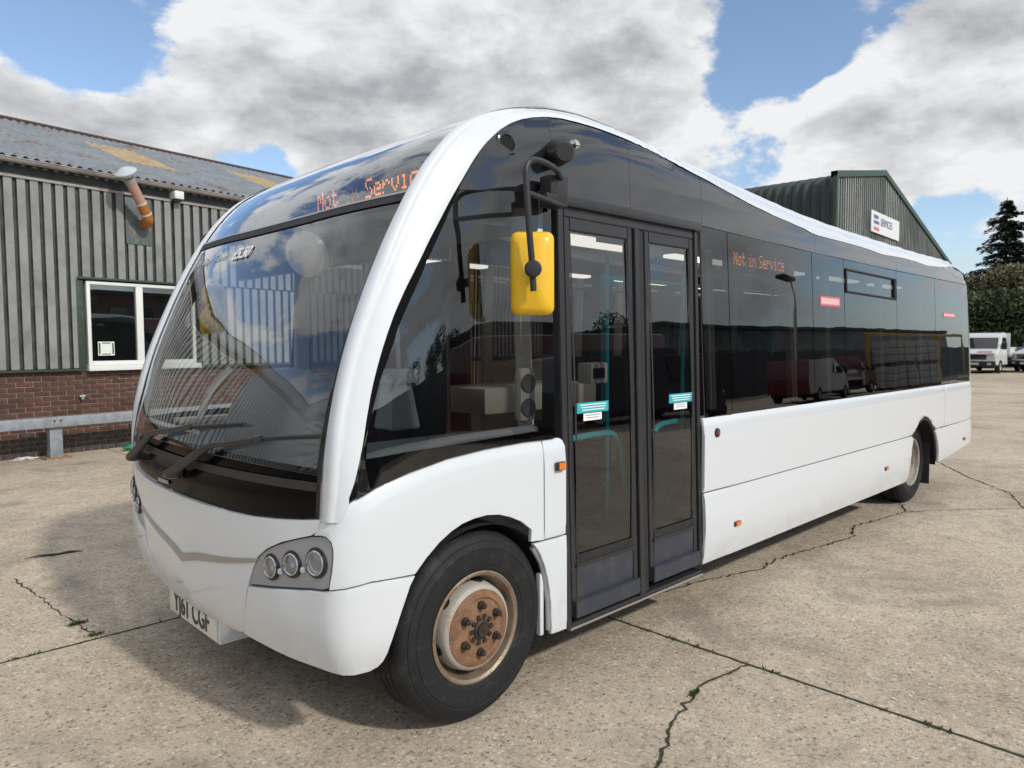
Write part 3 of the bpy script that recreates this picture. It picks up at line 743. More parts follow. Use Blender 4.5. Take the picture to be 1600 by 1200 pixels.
def leaf(xa, xb, zb, hinge):
    lf = dpost(xa, xa+.042, zb, 2.26, nm='door_leaf', y0=.008, y1=.045)
    def part(nm, a, b, c, d, m, y0=.008, y1=.045):
        o = dpost(a, b, c, d, m, nm, y0, y1); o.parent = lf; o.matrix_parent_inverse = Matrix.Identity(4); return o
    part('leaf_stile', xb-.042, xb, zb, 2.26, 'door_grey')
    part('leaf_rail', xa+.042, xb-.042, 2.20, 2.26, 'door_grey')
    part('kick_panel', xa+.042, xb-.042, zb, .555, 'door_kick', .014, .04)
    part('kick_trim', xa+.030, xb-.030, .535, .556, 'door_grey', .004, .03)
    part('leaf_foot', xa+.01, xb-.01, zb-.01, zb+.075, 'door_kick', -.014, .03)
    x0, x1 = xa+.040, xb-.040
    g = patch('leaf_glass', [(x0, .556), (x1, .556), (x1, 2.202), (x0, 2.202)], lambda a, b, o=0.: np.array([a, .020+tumble(b)-o, b]), 'glass_door', lf, .5, .5)
    for a, b in (((x0, .57), (x0+.012, 2.19)), ((x1-.012, .57), (x1, 2.19))):
        patch('glazing_rubber', [(a[0], a[1]), (b[0], a[1]), (b[0], b[1]), (a[0], b[1])], lambda u, v, o=0.: np.array([u, .013+tumble(v)-o, v]), 'black_rubber', lf, .5, .5)
    patch('glazing_rubber', [(x0, .556), (x1, .556), (x1, .60), (x0, .60)], lambda u, v, o=0.: np.array([u, .012+tumble(v)-o, v]), 'black_rubber', lf, .5, .5)
    return lf
l1 = leaf(.615, 1.165, .30, 0); l2 = leaf(1.275, 1.765, .325, 1)
dpost(1.170, 1.215, .27, 2.26, nm='door_seal', y0=-.004, y1=.04); dpost(1.222, 1.270, .27, 2.26, 'black_rubber', 'door_seal', .010, .04)
def sticker(xa, xb, zc, lf):
    y = .018+tumble(zc)-.0015
    span('door_sticker', (xa, y-.001, zc), (xb, y, zc+.052), 'decal_teal', lf)
    span('door_sticker', (xa+.05, y-.001, zc-.040), (xb-.055, y, zc-.003), 'decal_white', lf)
    for k in range(3):
        span('sticker_print', (xa+.02+.01*k, y-.002, zc+.038-.013*k), (xb-.02-.006*k, y-.0012, zc+.043-.013*k), 'decal_white', lf)
    for k in range(2):
        span('sticker_print', (xa+.065+.01*k, y-.002, zc-.015-.013*k), (xb-.07-.006*k, y-.0012, zc-.011-.013*k), 'machine_grey', lf)
sticker(.672, .92, 1.300, l1); sticker(1.475, 1.715, 1.302, l2)
tube('door_handrail', smoothpts([(.70, .13, 1.155), (.95, .13, 1.165), (1.10, .13, 1.15), (1.17, .13, 1.05), (1.19, .13, .92), (1.24, .13, .79), (1.30, .13, .74)], 5), .017, 'rail_teal', l1)
tube('door_handrail', smoothpts([(1.48, .13, 1.13), (1.52, .13, 1.16), (1.62, .13, 1.175), (1.80, .13, 1.175)], 5), .017, 'rail_teal', l2)
# the white letters of the red window notices
def notice(xa, xb, za, zb):
    o = patch('window_notice', [(xa, za), (xb, za), (xb, zb), (xa, zb)], side, 'decal_red', bus, .5, .5, off=.002)
    patch('notice_print', [(xa+.02, za+.014), (xb-.02, za+.014), (xb-.02, zb-.014), (xa+.02, zb-.014)], side, 'decal_pink', o, .5, .5, off=.003)
notice(3.52, 3.90, 1.925, 2.00); notice(6.62, 7.05, 1.90, 1.955); 
# LED side display
def side_place(col, row):
    return (2.36+col*.0092, .118, 2.165+.0125*(6-row)), (1, 0, 0), (0, 0, 1)
sdb = span('side_display', (2.30, .122, 2.12), (3.16, .17, 2.28), 'black_plastic', bus)
dots('Not in Service', side_place, (.0036, .0046), 'display_text', 'led', sdb)
# ---- fittings on the near side
M_h = axis_m(side(.262, 2.548, -.004), (-.15, -1, .1))
hn = lathe('air_horn_port', [(.058, 0), (.058, .006), (.050, .009), (.040, .010), (.036, .002)], M_h, 'black_gloss', bus, 28)
lathe('port_hole', [(.038, .004), (0, .004)], M_h, 'dark_void', hn, 24)
cb = Vector(side(.575, 2.556, 0))
cm = lathe('side_camera', [(0, .13), (.040, .13), (.050, .120), (.055, .07), (.062, .02), (.066, -.02)], axis_m(cb, (-.55, -1, -.22)), 'black_plastic', bus, 26)
lathe('camera_cap', [(0, .030), (.018, .028), (.024, .018), (.028, 0)], axis_m(cb+Vector((.035, -.075, .03)), (1, -.35, .25)), 'chrome', cm, 18)
# mirror
bk = box('mirror_bracket', (.47, -.01, 2.345), (.10, .09, .14), 'black_plastic', bus, bev=.008)
box('bracket_cover', (.415, -.035, 2.365), (.045, .06, .09), 'black_rubber', bk, bev=.01)
box('bracket_cover', (.40, -.05, 2.30), (.07, .03, .05), 'black_rubber', bk, bev=.008)
mirr = tube('mirror_arm', smoothpts([(.50, -.03, 2.40), (.36, -.12, 2.415), (.17, -.185, 2.41), (.105, -.195, 2.375), (.100, -.197, 2.30), (.112, -.200, 2.12), (.128, -.200, 1.98), (.136, -.200, 1.865)], 6), .0135, 'black_plastic', bus, 12)
tube('mirror_stay', [(.52, -.03, 2.285), (.36, -.10, 2.275), (.105, -.192, 2.268)], .012, 'black_plastic', mirr, 10)
lathe('mirror_clamp', [(0, -.06), (.020, -.06), (.022, -.018), (.034, -.012), (.036, .016), (.028, .026), (0, .030)], axis_m((.128, -.205, 1.955), (-.68, -.73, 0)), 'black_plastic', mirr, 20)
def mirror_head(c, az, w, h, parent, m='yellow'):
    rot = Matrix.Rotation(az, 4, 'Z')
    bm = bmesh.new(); mt = Matrix.Translation(c) @ rot
    n = 8; lay = [(-.045, .80), (-.030, .93), (-.008, 1.0), (.012, 1.0), (.016, .97)]
    rings = []
    for (dy, sc) in lay:
        ring = []
        rc = .032
        for (cx, cz, a0) in ((1, 1, 0), (-1, 1, 90), (-1, -1, 180), (1, -1, 270)):
            for k in range(5):
                a = R(a0+90*k/4)
                ix = (w/2 - (1-sc)*.16 - rc); iz = (h/2-(1-sc)*.16-rc)
                bow = .010*(1-((cz*iz)/(h/2))**2)
                ring.append(bm.verts.new(mt @ Vector((cx*ix + rc*math.cos(a), dy, cz*iz+rc*math.sin(a)))))
        rings.append(ring)
    for a, b in zip(rings, rings[1:]):
        for k in range(20): bm.faces.new((a[k], a[(k+1) % 20], b[(k+1) % 20], b[k]))
    bm.faces.new(rings[0]); bm.faces.new(rings[-1][::-1])
    bmesh.ops.recalc_face_normals(bm, faces=bm.faces)
    o = obj('mirror_housing', bm, m, parent, 50)
    bm = bmesh.new(); box_bm(bm, Vector((0, 0, 0)), (w-.02, .004, h-.02)); bmesh.ops.transform(bm, matrix=mt @ Matrix.Translation((0, .018, 0)), verts=bm.verts)
    obj('mirror_glass', bm, 'chrome', o)
mirror_head(Vector((.193, -.138, 1.945)), R(-43), .185, .352, mirr)
# off-side mirror seen through the cab
ma = tube('mirror_arm', smoothpts([(.30, 2.50, 2.40), (.05, 2.60, 2.42), (-.10, 2.66, 2.36), (-.12, 2.68, 2.10), (-.12, 2.68, 1.92)], 6), .0135, 'black_plastic', bus, 10)
lathe('mirror_clamp', [(0, -.03), (.034, -.02), (.034, .02), (0, .032)], axis_m((-.12, 2.68, 1.92), (-1, 0, 0)), 'black_plastic', ma, 16)
mirror_head(Vector((-.03, 2.72, 1.90)), R(25), .20, .345, ma)

# ---- wheels
def wheel(cx, y0, sgn, dual=False):
    """y0: plane of the outer sidewall; sgn -1 faces the near side"""
    M4 = axis_m((cx, y0, .415), (0, sgn, 0))
    wl = lathe('wheel', [(.243, -.006), (.262, .004), (.272, .0045), (.274, .0075), (.300, .011), (.334, .0115), (.336, .0085), (.345, .0085), (.347, .0105), (.372, .002), (.374, -.002), (.385, -.004), (.402, -.020), (.411, -.036), (.415, -.05), (.415, -.075), (.407, -.078), (.407, -.086), (.415, -.089), (.415, -.118), (.407, -.121), (.407, -.129), (.415, -.132), (.415, -.162), (.407, -.165), (.407, -.173), (.415, -.176), (.415, -.20), (.408, -.222), (.385, -.24), (.30, -.25), (.243, -.24)], M4, 'tyre_rubber', bus, 96, True)
    lathe('rim', [(.243, -.012), (.246, .000), (.238, .003), (.226, -.004), (.221, -.016), (.214, -.045), (.200, -.062), (.196, -.10), (.196, -.19)], M4, 'rim_bronze' if not dual else 'rim_dull', wl, 64)
    # wheel centre with hand holes
    bm = bmesh.new(); n = 64
    if not dual: pr = [(.205, -.098), (.202, -.080), (.198, -.060), (.192, -.030), (.186, -.006), (.180, .004), (.166, .009)]
    else: pr = [(.197, -.030), (.185, -.040), (.172, -.085), (.150, -.120), (.13, -.125), (.11, -.125), (.10, -.125)]
    lathe_bm(bm, pr, M4, n); bm.faces.ensure_lookup_table()
    hole = [f for i, f in enumerate(bm.faces) if (i//n) in (2, 3) and ((i % n) % 11) in (0, 1, 2)][:36]
    bmesh.ops.recalc_face_normals(bm, faces=bm.faces)
    dd = obj('wheel_disc', bm, 'rim_dull' if dual else 'rim_cream', wl)
    for k in range(6):
        a = R(60*k+18); rr = .1965 if not dual else .170
        c = M4 @ Vector((rr*math.cos(a), rr*math.sin(a), -.052 if not dual else -.09))
        nx = M4.to_3x3() @ Vector((math.cos(a), math.sin(a), .22 if not dual else .5))
        lathe('hand_hole', [(0, .004), (.028, .003), (.032, -.004)], axis_m(c, nx), 'dark_void', dd, 18)
    if not dual:
        hb = lathe('hub_cap', [(.168, .006), (.166, .011), (.156, .017), (.135, .020), (.128, .014), (.120, .0155), (.085, .019), (.07, .0195), (.066, .025), (0, .025)], M4, 'hub_rust', wl, 48)
        for k in range(6):
            a = R(60*k+28); c = M4 @ Vector((.103*math.cos(a), .103*math.sin(a), .018))
            lathe('wheel_nut', [(.019, 0), (.019, .010), (.014, .016), (.013, .030), (0, .033)], axis_m(c, M4.to_3x3() @ Vector((0, 0, 1))), 'nut_steel', hb, 6 if k % 2 else 8)
        lathe('hub_centre', [(.045, .022), (.043, .032), (.032, .036), (.030, .044), (0, .046)], M4, 'nut_steel', hb, 24)
        for k in range(10):
            a = R(36*k); c = M4 @ Vector((.056*math.cos(a), .056*math.sin(a), .022))
            lathe('hub_bolt', [(.011, 0), (.011, .010), (0, .012)], axis_m(c, M4.to_3x3() @ Vector((0, 0, 1))), 'nut_steel', hb, 6)
    else:
        lathe('hub_drum', [(.10, -.125), (.098, -.06), (.085, -.045), (0, -.042)], M4, 'hub_rust', wl, 32)
    return wl
wheel(.005, .022, -1); wheel(.005, 2.478, 1)
wheel(6.02, .125, -1, True); wheel(6.02, 2.375, 1, True)
tube('axle', [(.005, .2, .40), (.005, 2.3, .40)], .05, 'under_black', bus); tube('axle', [(6.02, .3, .40), (6.02, 2.2, .40)], .07, 'under_black', bus)
text('tyre_text', 'TRANSIT', Matrix.Translation((.10, .0095, .735)) @ Matrix.Rotation(R(90), 4, 'X') @ Matrix.Rotation(R(-32), 4, 'Z'), .022, 'decal_faint', bpy.data.objects['wheel']) if False else None

# ---- cab and saloon
for (a, b, c) in ((-.30, .54, .66), (.541, 5.39, .10), (5.391, 6.56, .42), (6.561, 7.4, .10)): span('floor', (a, c, .401), (b, 2.5-c, .42), 'floor_vinyl', bus)
span('cab_bulkhead', (1.12, 1.38, .42), (1.16, 2.34, 2.22), 'black_plastic', bus, .01)
V, F = [], []
ct = np.linspace(t_of_z(2.585), OL[-1]-.9, 40)
for t in ct:
    for y in (.16, .5, 1.25, 2.0, 2.34):
        p = front(y, t, -.05); V.append((p[0], p[1], p[2]-.0))
F = [[i*5+k, i*5+k+1, (i+1)*5+k+1, (i+1)*5+k] for i in range(len(ct)-1) for k in range(4)]
obj('ceiling_lining', from_py(V, F), 'ceiling', bus)
span('display_housing', (.02, .22, 2.20), (.62, 2.28, 2.52), 'machine_grey', bus, .03)
span('header_blind', (-.05, .24, 2.06), (.0, 2.26, 2.22), 'black_plastic', bus, .01)
db = bmesh.new()
box_bm(db, Vector((-.18, 1.25, .72)), (.60, 2.12, .62), None, .04)
box_bm(db, Vector((-.28, .55, 1.06)), (.50, .80, .10), None, .04)
bmesh.ops.recalc_face_normals(db, faces=db.faces)
dash = obj('dashboard', db, 'dash_grey', bus)
# instrument hump in front of the driver
lathe('binnacle', [(0, .40), (.16, .385), (.30, .31), (.40, .17), (.44, 0), (.45, -.16)], Matrix.Translation((-.05, 1.62, 1.10)) @ Matrix.Diagonal((.75, 1.0, 1.05, 1)), 'dash_grey', dash, 40)
# pale capping inside the cab glass
cp = bmesh.new()
tube_bm(cp, smoothpts([(-.50, .16, 1.175), (-.36, .115, 1.205), (-.1, .09, 1.225), (.2, .08, 1.232), (.42, .08, 1.235)], 4), .030, 10)
bmesh.ops.recalc_face_normals(cp, faces=cp.faces); obj('window_capping', cp, 'dash_light', dash)
span('side_shelf', (-.42, .13, 1.12), (.45, .60, 1.19), 'dash_grey', dash, .03)
for k, (xa, xb) in enumerate(((-.40, -.20), (-.14, .10))):
    tube('demist_vent', [(xa, .17, 1.20), (xb, .135, 1.212)], .022, 'dash_light', dash, 8, flat=.6)
# ticket machine on its stand
tm = bmesh.new(); r_ = bmesh.ops.create_cone(tm, segments=4, radius1=.125, radius2=.080, depth=.24, cap_ends=True, matrix=Matrix.Translation((.13, .78, 1.335)) @ Matrix.Rotation(R(45), 4, 'Z'))
bmesh.ops.bevel(tm, geom=tm.edges[:], offset=.008, segments=2, affect='EDGES')
tmo = obj('ticket_machine', tm, 'machine_grey', bus)
box('machine_head', (.13, .78, 1.485), (.17, .15, .075), 'machine_grey', tmo, bev=.01)
tube('machine_mast', [(.16, .80, 1.50), (.15, .80, 1.95)], .012, 'machine_grey', tmo, 8)
# cab partition, driver's seat, steering wheel
pt_ = bmesh.new(); box_bm(pt_, Vector((.47, 1.02, 1.42)), (.03, .50, 1.05), None, .012); obj('cab_screen', pt_, 'black_plastic', bus)
sb = bmesh.new(); box_bm(sb, Vector((.82, 1.84, 1.30)), (.16, .50, .80), Matrix.Rotation(R(8), 4, 'Y'), .07); box_bm(sb, Vector((.88, 1.84, 1.80)), (.12, .28, .24), Matrix.Rotation(R(8), 4, 'Y'), .05); box_bm(sb, Vector((.60, 1.84, .90)), (.50, .50, .14), None, .05)
obj('driver_seat', sb, 'seat_fabric', bus)
st = Matrix.Translation((.22, 1.86, 1.22)) @ Matrix.Rotation(R(-35), 4, 'Y')
lathe('steering_wheel', [(.235+.015*math.cos(a), .015*math.sin(a)) for a in np.linspace(0, 2*math.pi, 9)[:-1]], st, 'black_plastic', bus, 40, True)
tube('steering_column', [(-.02, 1.86, .95), (.22, 1.86, 1.22)], .05, 'black_plastic', bus)
# pale convex disc added to stand for a round reflection in the screen
dm = lathe('pale_disc', [(0, .034), (.07, .028), (.11, .012), (.122, -.01), (.11, -.022), (0, -.026)], axis_m((-.21, 1.06, 2.10), (-.85, -.45, -.35)), 'disc_grey', bus, 36)
tube('disc_stem', [(-.14, 1.08, 2.12), (.02, 1.12, 2.24)], .012, 'black_plastic', dm, 8)
# cream pillars behind the glass, both sides
for y, xs in ((.155, (.455, 2.155, 3.345, 3.985, 5.20, 6.345)), (2.345, (.42, 1.16, 2.155, 3.345, 3.985, 5.20, 6.345))):
    for x in xs:
        w = .035 if x < .5 and y < 1 else .045
        ln = Vector((0, 1 if y < 1 else -1, 0))
        bm = bmesh.new()
        vs = []
        for z in (1.05, 2.30):
            yy = y + (tumble(z) if y < 1 else -tumble(z))
            for a, b in ((-w, -.02), (w, -.02), (w, .02), (-w, .02)): vs.append(bm.verts.new((x+a, yy+b, z)))
        for f in ((0, 1, 2, 3), (4, 7, 6, 5), (0, 4, 5, 1), (1, 5, 6, 2), (2, 6, 7, 3), (3, 7, 4, 0)): bm.faces.new([vs[i] for i in f])
        bmesh.ops.recalc_face_normals(bm, faces=bm.faces)
        obj('window_pillar', bm, 'cream_trim' if not (y > 1 and x < .5) else 'pillar_brown', bus, 30)
# inner side lining below the windows
for (a, b, c) in ((1.86, 5.35, .42), (5.351, 6.55, .95), (6.551, 7.4, .42)):
    span('side_lining', (a, .10, c), (b, .13, 1.185), 'cream_trim', bus); span('side_lining', (a, 2.37, c), (b, 2.40, 1.185), 'cream_trim', bus)
span('side_lining', (.55, 2.37, .42), (1.859, 2.40, 1.185), 'cream_trim', bus)
for y in (.62, 1.86): span('wheelhouse', (5.40, y, .42), (6.55, y+.02, 1.0), 'under_black', bus)
span('rear_lining', (7.38, .15, .42), (7.41, 2.35, 2.30), 'cream_trim', bus)
# twin-grille heater unit by the door
hu = box('heater_unit', (.405, .120, 1.405), (.105, .05, .255), 'cream_trim', bus, bev=.028)
for z in (1.46, 1.345):
    lathe('heater_grille', [(0, .003), (.036, .003), (.043, .006), (.046, .0)], axis_m((.403, .0945, z), (0, -1, 0)), 'dash_grey', hu, 24)
span('luggage_ledge', (.85, .9, 1.22), (1.9, 1.35, 1.38), 'cream_trim', bus, .02)
box('validator', (1.25, .40, 1.475), (.16, .10, .12), 'cream_trim', bus, bev=.012)
box('validator_screen', (1.24, .345, 1.475), (.10, .006, .06), 'black_gloss', bus)
for y in (.55, 1.95):
    for k in range(5):
        span('ceiling_lamp', (1.0+1.25*k, y-.05, 2.235), (1.8+1.25*k, y+.05, 2.26), 'lamp_white', bus, .01)
span('ceiling_lamp', (.62, .25, 2.20), (1.1, .33, 2.23), 'lamp_white', bus, .01)
for x in (1.95, 2.9, 4.4):
    for y in (.85, 1.65):
        tube('grab_pole', [(x, y, .42), (x, y, 2.25)], .016, 'rail_teal', bus, 8)
for y in (.85, 1.65): tube('grab_rail', [(1.9, y, 2.10), (7.2, y, 2.10)], .014, 'rail_teal', bus, 8)
sme = None
for r_ in range(6):
    x = 2.75+.76*r_
    for y in (.35, .79, 1.71, 2.15):
        if sme is None:
            bm = bmesh.new(); box_bm(bm, Vector((.0, 0, .47)), (.42, .42, .10), None, .04); box_bm(bm, Vector((.23, 0, .80)), (.09, .42, .62), Matrix.Rotation(R(10), 4, 'Y'), .04); box_bm(bm, Vector((0, 0, .22)), (.25, .06, .42))
            o = obj('passenger_seat', bm, 'seat_fabric', bus); sme = o.data
        else:
            o = bpy.data.objects.new('passenger_seat', sme); COL.objects.link(o); o.parent = bus; o.matrix_parent_inverse = WORLD[bus.name].inverted(); WORLD[o.name] = Matrix.Identity(4)
        o.location = (x, y, .42)

# ================================================================ yard
mat('soil', (.035, .034, .024), .95, var=.4, vscale=30)
mat('crack_moss', (.030, .034, .016), .95, var_col=(.060, .055, .035), vscale=14)
mat('moss_green', (.045, .075, .018), .9, var=.4, vscale=60)
def concrete():
    m = bpy.data.materials.new('concrete'); m.use_nodes = True; nt = m.node_tree; L = nt.links; b = nt.nodes['Principled BSDF']
    b.inputs['Roughness'].default_value = .88; b.inputs['Specular IOR Level'].default_value = .25
    tc = nt.nodes.new('ShaderNodeTexCoord')
    ge = nt.nodes.new('ShaderNodeNewGeometry')
    def noise(s, d=5, r=.6, dist=0.):
        n = nt.nodes.new('ShaderNodeTexNoise'); n.inputs['Scale'].default_value = s; n.inputs['Detail'].default_value = d; n.inputs['Roughness'].default_value = r; n.inputs['Distortion'].default_value = dist
        L.new(ge.outputs['Position'], n.inputs['Vector']); return n.outputs[0]
    def ramp(v, stops):
        r = nt.nodes.new('ShaderNodeValToRGB'); L.new(v, r.inputs[0]); e = r.color_ramp.elements
        e[0].position, e[0].color = stops[0][0], (*stops[0][1], 1); e[1].position, e[1].color = stops[-1][0], (*stops[-1][1], 1)
        for p, c in stops[1:-1]: q = e.new(p); q.color = (*c, 1)
        return r.outputs[0]
    def mix(f, a, c, mode='MIX'):
        x = nt.nodes.new('ShaderNodeMix'); x.data_type = 'RGBA'; x.blend_type = mode
        for i, v in ((0, f), (6, a), (7, c)):
            if hasattr(v, 'links'): L.new(v, x.inputs[i])
            elif isinstance(v, tuple): x.inputs[i].default_value = (*v, 1)
            else: x.inputs[i].default_value = v
        return x.outputs[2]
    base = ramp(noise(.55, 7, .62, .4), [(.30, (.36, .295, .23)), (.48, (.50, .425, .335)), (.68, (.61, .53, .425))])
    mid = ramp(noise(6, 6, .7), [(.3, (.72, .71, .70)), (.62, (1.10, 1.09, 1.07))])
    c = mix(1.0, base, mid, 'MULTIPLY')
    # exposed aggregate: pebbles of several colours
    for sc, amt, cols in ((48, .72, [(0, (.10, .085, .07)), (.22, (.30, .245, .18)), (.5, (.52, .45, .35)), (.78, (.58, .43, .28)), (.93, (.74, .70, .60))]),
                          (110, .60, [(0, (.13, .11, .09)), (.4, (.44, .38, .30)), (.8, (.62, .56, .46)), (1, (.76, .72, .64))])):
        vo = nt.nodes.new('ShaderNodeTexVoronoi'); vo.inputs['Scale'].default_value = sc; L.new(ge.outputs['Position'], vo.inputs['Vector'])
        sp = nt.nodes.new('ShaderNodeSeparateColor'); L.new(vo.outputs['Color'], sp.inputs[0])
        peb = ramp(sp.outputs[0], cols)
        mr = nt.nodes.new('ShaderNodeMapRange'); L.new(vo.outputs['Distance'], mr.inputs[0]); mr.inputs[1].default_value = .60; mr.inputs[2].default_value = .30; mr.inputs[3].default_value = 0; mr.inputs[4].default_value = amt
        c = mix(mr.outputs[0], c, peb)
    # dark pits and tar specks
    sp1 = nt.nodes.new('ShaderNodeMapRange'); L.new(noise(34, 3, .5), sp1.inputs[0]); sp1.inputs[1].default_value = .66; sp1.inputs[2].default_value = .72
    c = mix(sp1.outputs[0], c, (.10, .088, .075))
    # broad stains
    st = nt.nodes.new('ShaderNodeMapRange'); L.new(noise(.9, 6, .68, .8), st.inputs[0]); st.inputs[1].default_value = .53; st.inputs[2].default_value = .70; st.inputs[4].default_value = .48
    c = mix(st.outputs[0], c, (.17, .148, .125))
    # each slab was cast from its own batch; oil has dripped where vehicles stand
    oi = nt.nodes.new('ShaderNodeObjectInfo'); vr = nt.nodes.new('ShaderNodeMapRange'); L.new(oi.outputs['Random'], vr.inputs[0]); vr.inputs[3].default_value = .90; vr.inputs[4].default_value = 1.06
    hv = nt.nodes.new('ShaderNodeHueSaturation'); L.new(vr.outputs[0], hv.inputs['Value']); L.new(c, hv.inputs['Color']); c = hv.outputs[0]
    vo2 = nt.nodes.new('ShaderNodeTexVoronoi'); vo2.inputs['Scale'].default_value = .8; vo2.inputs['Randomness'].default_value = 1
    mp = nt.nodes.new('ShaderNodeVectorMath'); mp.operation = 'ADD'; L.new(ge.outputs['Position'], mp.inputs[0]); nv = nt.nodes.new('ShaderNodeTexNoise'); nv.inputs['Scale'].default_value = 3.5; nv.inputs['Detail'].default_value = 5; L.new(ge.outputs['Position'], nv.inputs['Vector'])
    sc_ = nt.nodes.new('ShaderNodeVectorMath'); sc_.operation = 'SCALE'; sc_.inputs['Scale'].default_value = .45; L.new(nv.outputs['Color'], sc_.inputs[0]); L.new(sc_.outputs[0], mp.inputs[1]); L.new(mp.outputs[0], vo2.inputs['Vector'])
    om = nt.nodes.new('ShaderNodeMapRange'); L.new(vo2.outputs['Distance'], om.inputs[0]); om.inputs[1].default_value = .17; om.inputs[2].default_value = .03; om.inputs[4].default_value = .50
    c = mix(om.outputs[0], c, (.13, .11, .095))
    L.new(c, b.inputs['Base Color'])
    bp = nt.nodes.new('ShaderNodeBump'); bp.inputs['Strength'].default_value = .55; bp.inputs['Distance'].default_value = .006
    L.new(noise(95, 6, .65), bp.inputs['Height'])
    bp2 = nt.nodes.new('ShaderNodeBump'); bp2.inputs['Strength'].default_value = .35; bp2.inputs['Distance'].default_value = .03; L.new(noise(5, 4, .6), bp2.inputs['Height']); L.new(bp.outputs[0], bp2.inputs['Normal'])
    L.new(bp2.outputs[0], b.inputs['Normal']); MT['concrete'] = m
concrete()
mat('field', (.07, .075, .04), .95, var=.3, vscale=.02)
tag(obj('ground', from_py([(-400, -400, -.03), (1500, -400, -.03), (1500, 1200, -.03), (-400, 1200, -.03)], [(0, 1, 2, 3)]), 'soil', None, 0), kind='structure')
yard = root('concrete_yard', (0, 0, 0), kind='structure')
rs = random.Random(3)
XJ = [1.35+6*k for k in range(-7, 10)]; YJ = [2.2+6.3*k for k in range(-6, 5)]
def edge_pts(a, b, n, amp):
    return [(a[0]+(b[0]-a[0])*k/n + rs.uniform(-amp, amp), a[1]+(b[1]-a[1])*k/n + rs.uniform(-amp, amp)) for k in range(n)]
for i in range(len(XJ)-1):
    for j in range(len(YJ)-1):
        g = .006; x0, x1, y0, y1 = XJ[i]+g, XJ[i+1]-g, YJ[j]+g, YJ[j+1]-g
        near = abs((x0+x1)/2-1) < 8 and abs((y0+y1)/2-1) < 9
        n = 60 if near else 4; amp = .0035 if near else 0
        P = edge_pts((x0, y0), (x1, y0), n, amp)+edge_pts((x1, y0), (x1, y1), n, amp)+edge_pts((x1, y1), (x0, y1), n, amp)+edge_pts((x0, y1), (x0, y0), n, amp)
        N_ = len(P); V = [(x, y, 0) for x, y in P]+[(x, y, -.028) for x, y in P]
        F = [list(range(N_))]+[[k, k+N_, (k+1) % N_+N_, (k+1) % N_] for k in range(N_)]
        obj('concrete_slab', from_py(V, F), 'concrete', yard, 0)
def crack(P, w=.006, seed=1):
    r = random.Random(seed); Q = []
    for (a, b) in zip(P, P[1:]):
        L_ = math.dist(a, b); n = max(2, int(L_/.035)); nx, ny = -(b[1]-a[1])/L_, (b[0]-a[0])/L_
        for k in range(n):
            s = k/n; o = r.gauss(0, .009)*(1 if k else .3)
            Q.append((a[0]+(b[0]-a[0])*s+nx*o, a[1]+(b[1]-a[1])*s+ny*o, nx, ny))
    V, F = [], []
    for k, (x, y, nx, ny) in enumerate(Q):
        ww = w*r.uniform(.35, 1.5); V += [(x-nx*ww, y-ny*ww, .004), (x+nx*ww, y+ny*ww, .004)]
        if k: F.append((2*k-2, 2*k, 2*k+1, 2*k-1))
    obj('crack', from_py(V, F), 'crack_moss', yard, 0)
    return Q
CR = [crack([(-1.06, 3.8), (-1.02, 3.35), (-1.0, 2.9), (-.93, 2.24)], .004, 1),
      crack([(1.33, -.54), (1.15, -.52), (.95, -.50), (.80, -.55), (.58, -.59), (.45, -.66), (.28, -.73), (.05, -.80), (-.2, -1.0)], .006, 2),
      crack([(1.36, .60), (1.7, .47), (2.05, .36), (2.39, .31), (2.86, .15), (3.15, .19), (3.41, .16), (3.8, .08), (4.2, .03), (4.6, .15), (5.51, .01), (6.0, .25)], .006, 3),
      crack([(6.46, -.76), (7.2, -.5), (8.0, .1), (9.5, 1.0)], .008, 4), crack([(5.51, .01), (5.9, -.25), (6.5, -.8)], .005, 5)]
# joint filler that has silted up along the joints seen close to the bus
def filler(P, w, seed):
    r = random.Random(seed); V, F = [], []
    L_ = math.dist(*P); n = int(L_/.03)
    for k in range(n+1):
        s = k/n; x = P[0][0]+(P[1][0]-P[0][0])*s; y = P[0][1]+(P[1][1]-P[0][1])*s; nx, ny = -(P[1][1]-P[0][1])/L_, (P[1][0]-P[0][0])/L_
        a, b = w*r.uniform(.5, 1.6), w*r.uniform(.5, 1.6); V += [(x-nx*a, y-ny*a, .003), (x+nx*b, y+ny*b, .003)]
        if k: F.append((2*k-2, 2*k, 2*k+1, 2*k-1))
    obj('joint_filler', from_py(V, F), 'crack_moss', yard, 0)
filler([(-4.6, 2.2), (1.35, 2.2)], .0065, 5); filler([(1.35, 2.2), (1.35, -3.9)], .0075, 6)
# moss and seedlings that root in the cracks
def tufts(spots):
    r = random.Random(9); V, F = [], []
    for (x, y, n, sp) in spots:
        for _ in range(n):
            cx, cy = x+r.gauss(0, sp), y+r.gauss(0, sp*.35); h = r.uniform(.004, .022); a = r.uniform(0, 6.28); w = r.uniform(.002, .006)
            dx, dy = math.cos(a)*w, math.sin(a)*w; lx, ly = r.gauss(0, .008), r.gauss(0, .008); k = len(V)
            V += [(cx-dx, cy-dy, .003), (cx+dx, cy+dy, .003), (cx+dx*.4+lx, cy+dy*.4+ly, .003+h)]; F.append((k, k+1, k+2))
    return from_py(V, F)
SP = []
for q in CR[:3]:
    for (x, y, _, _) in q:
        if rs.random() < .16: SP.append((x, y, rs.choice([3, 6, 16]), .008))
for k in range(60): SP.append((-4+5.3*rs.random(), 2.2, rs.choice([3, 6, 18]), .015))
for k in range(50): SP.append((1.35, 2-4.5*rs.random(), rs.choice([3, 5, 14]), .012))
SP += [(-.96, 2.52, 200, .022), (-.93, 2.26, 90, .022), (2.0, .40, 70, .02), (.88, -.52, 110, .018), (1.6, .52, 40, .015)]
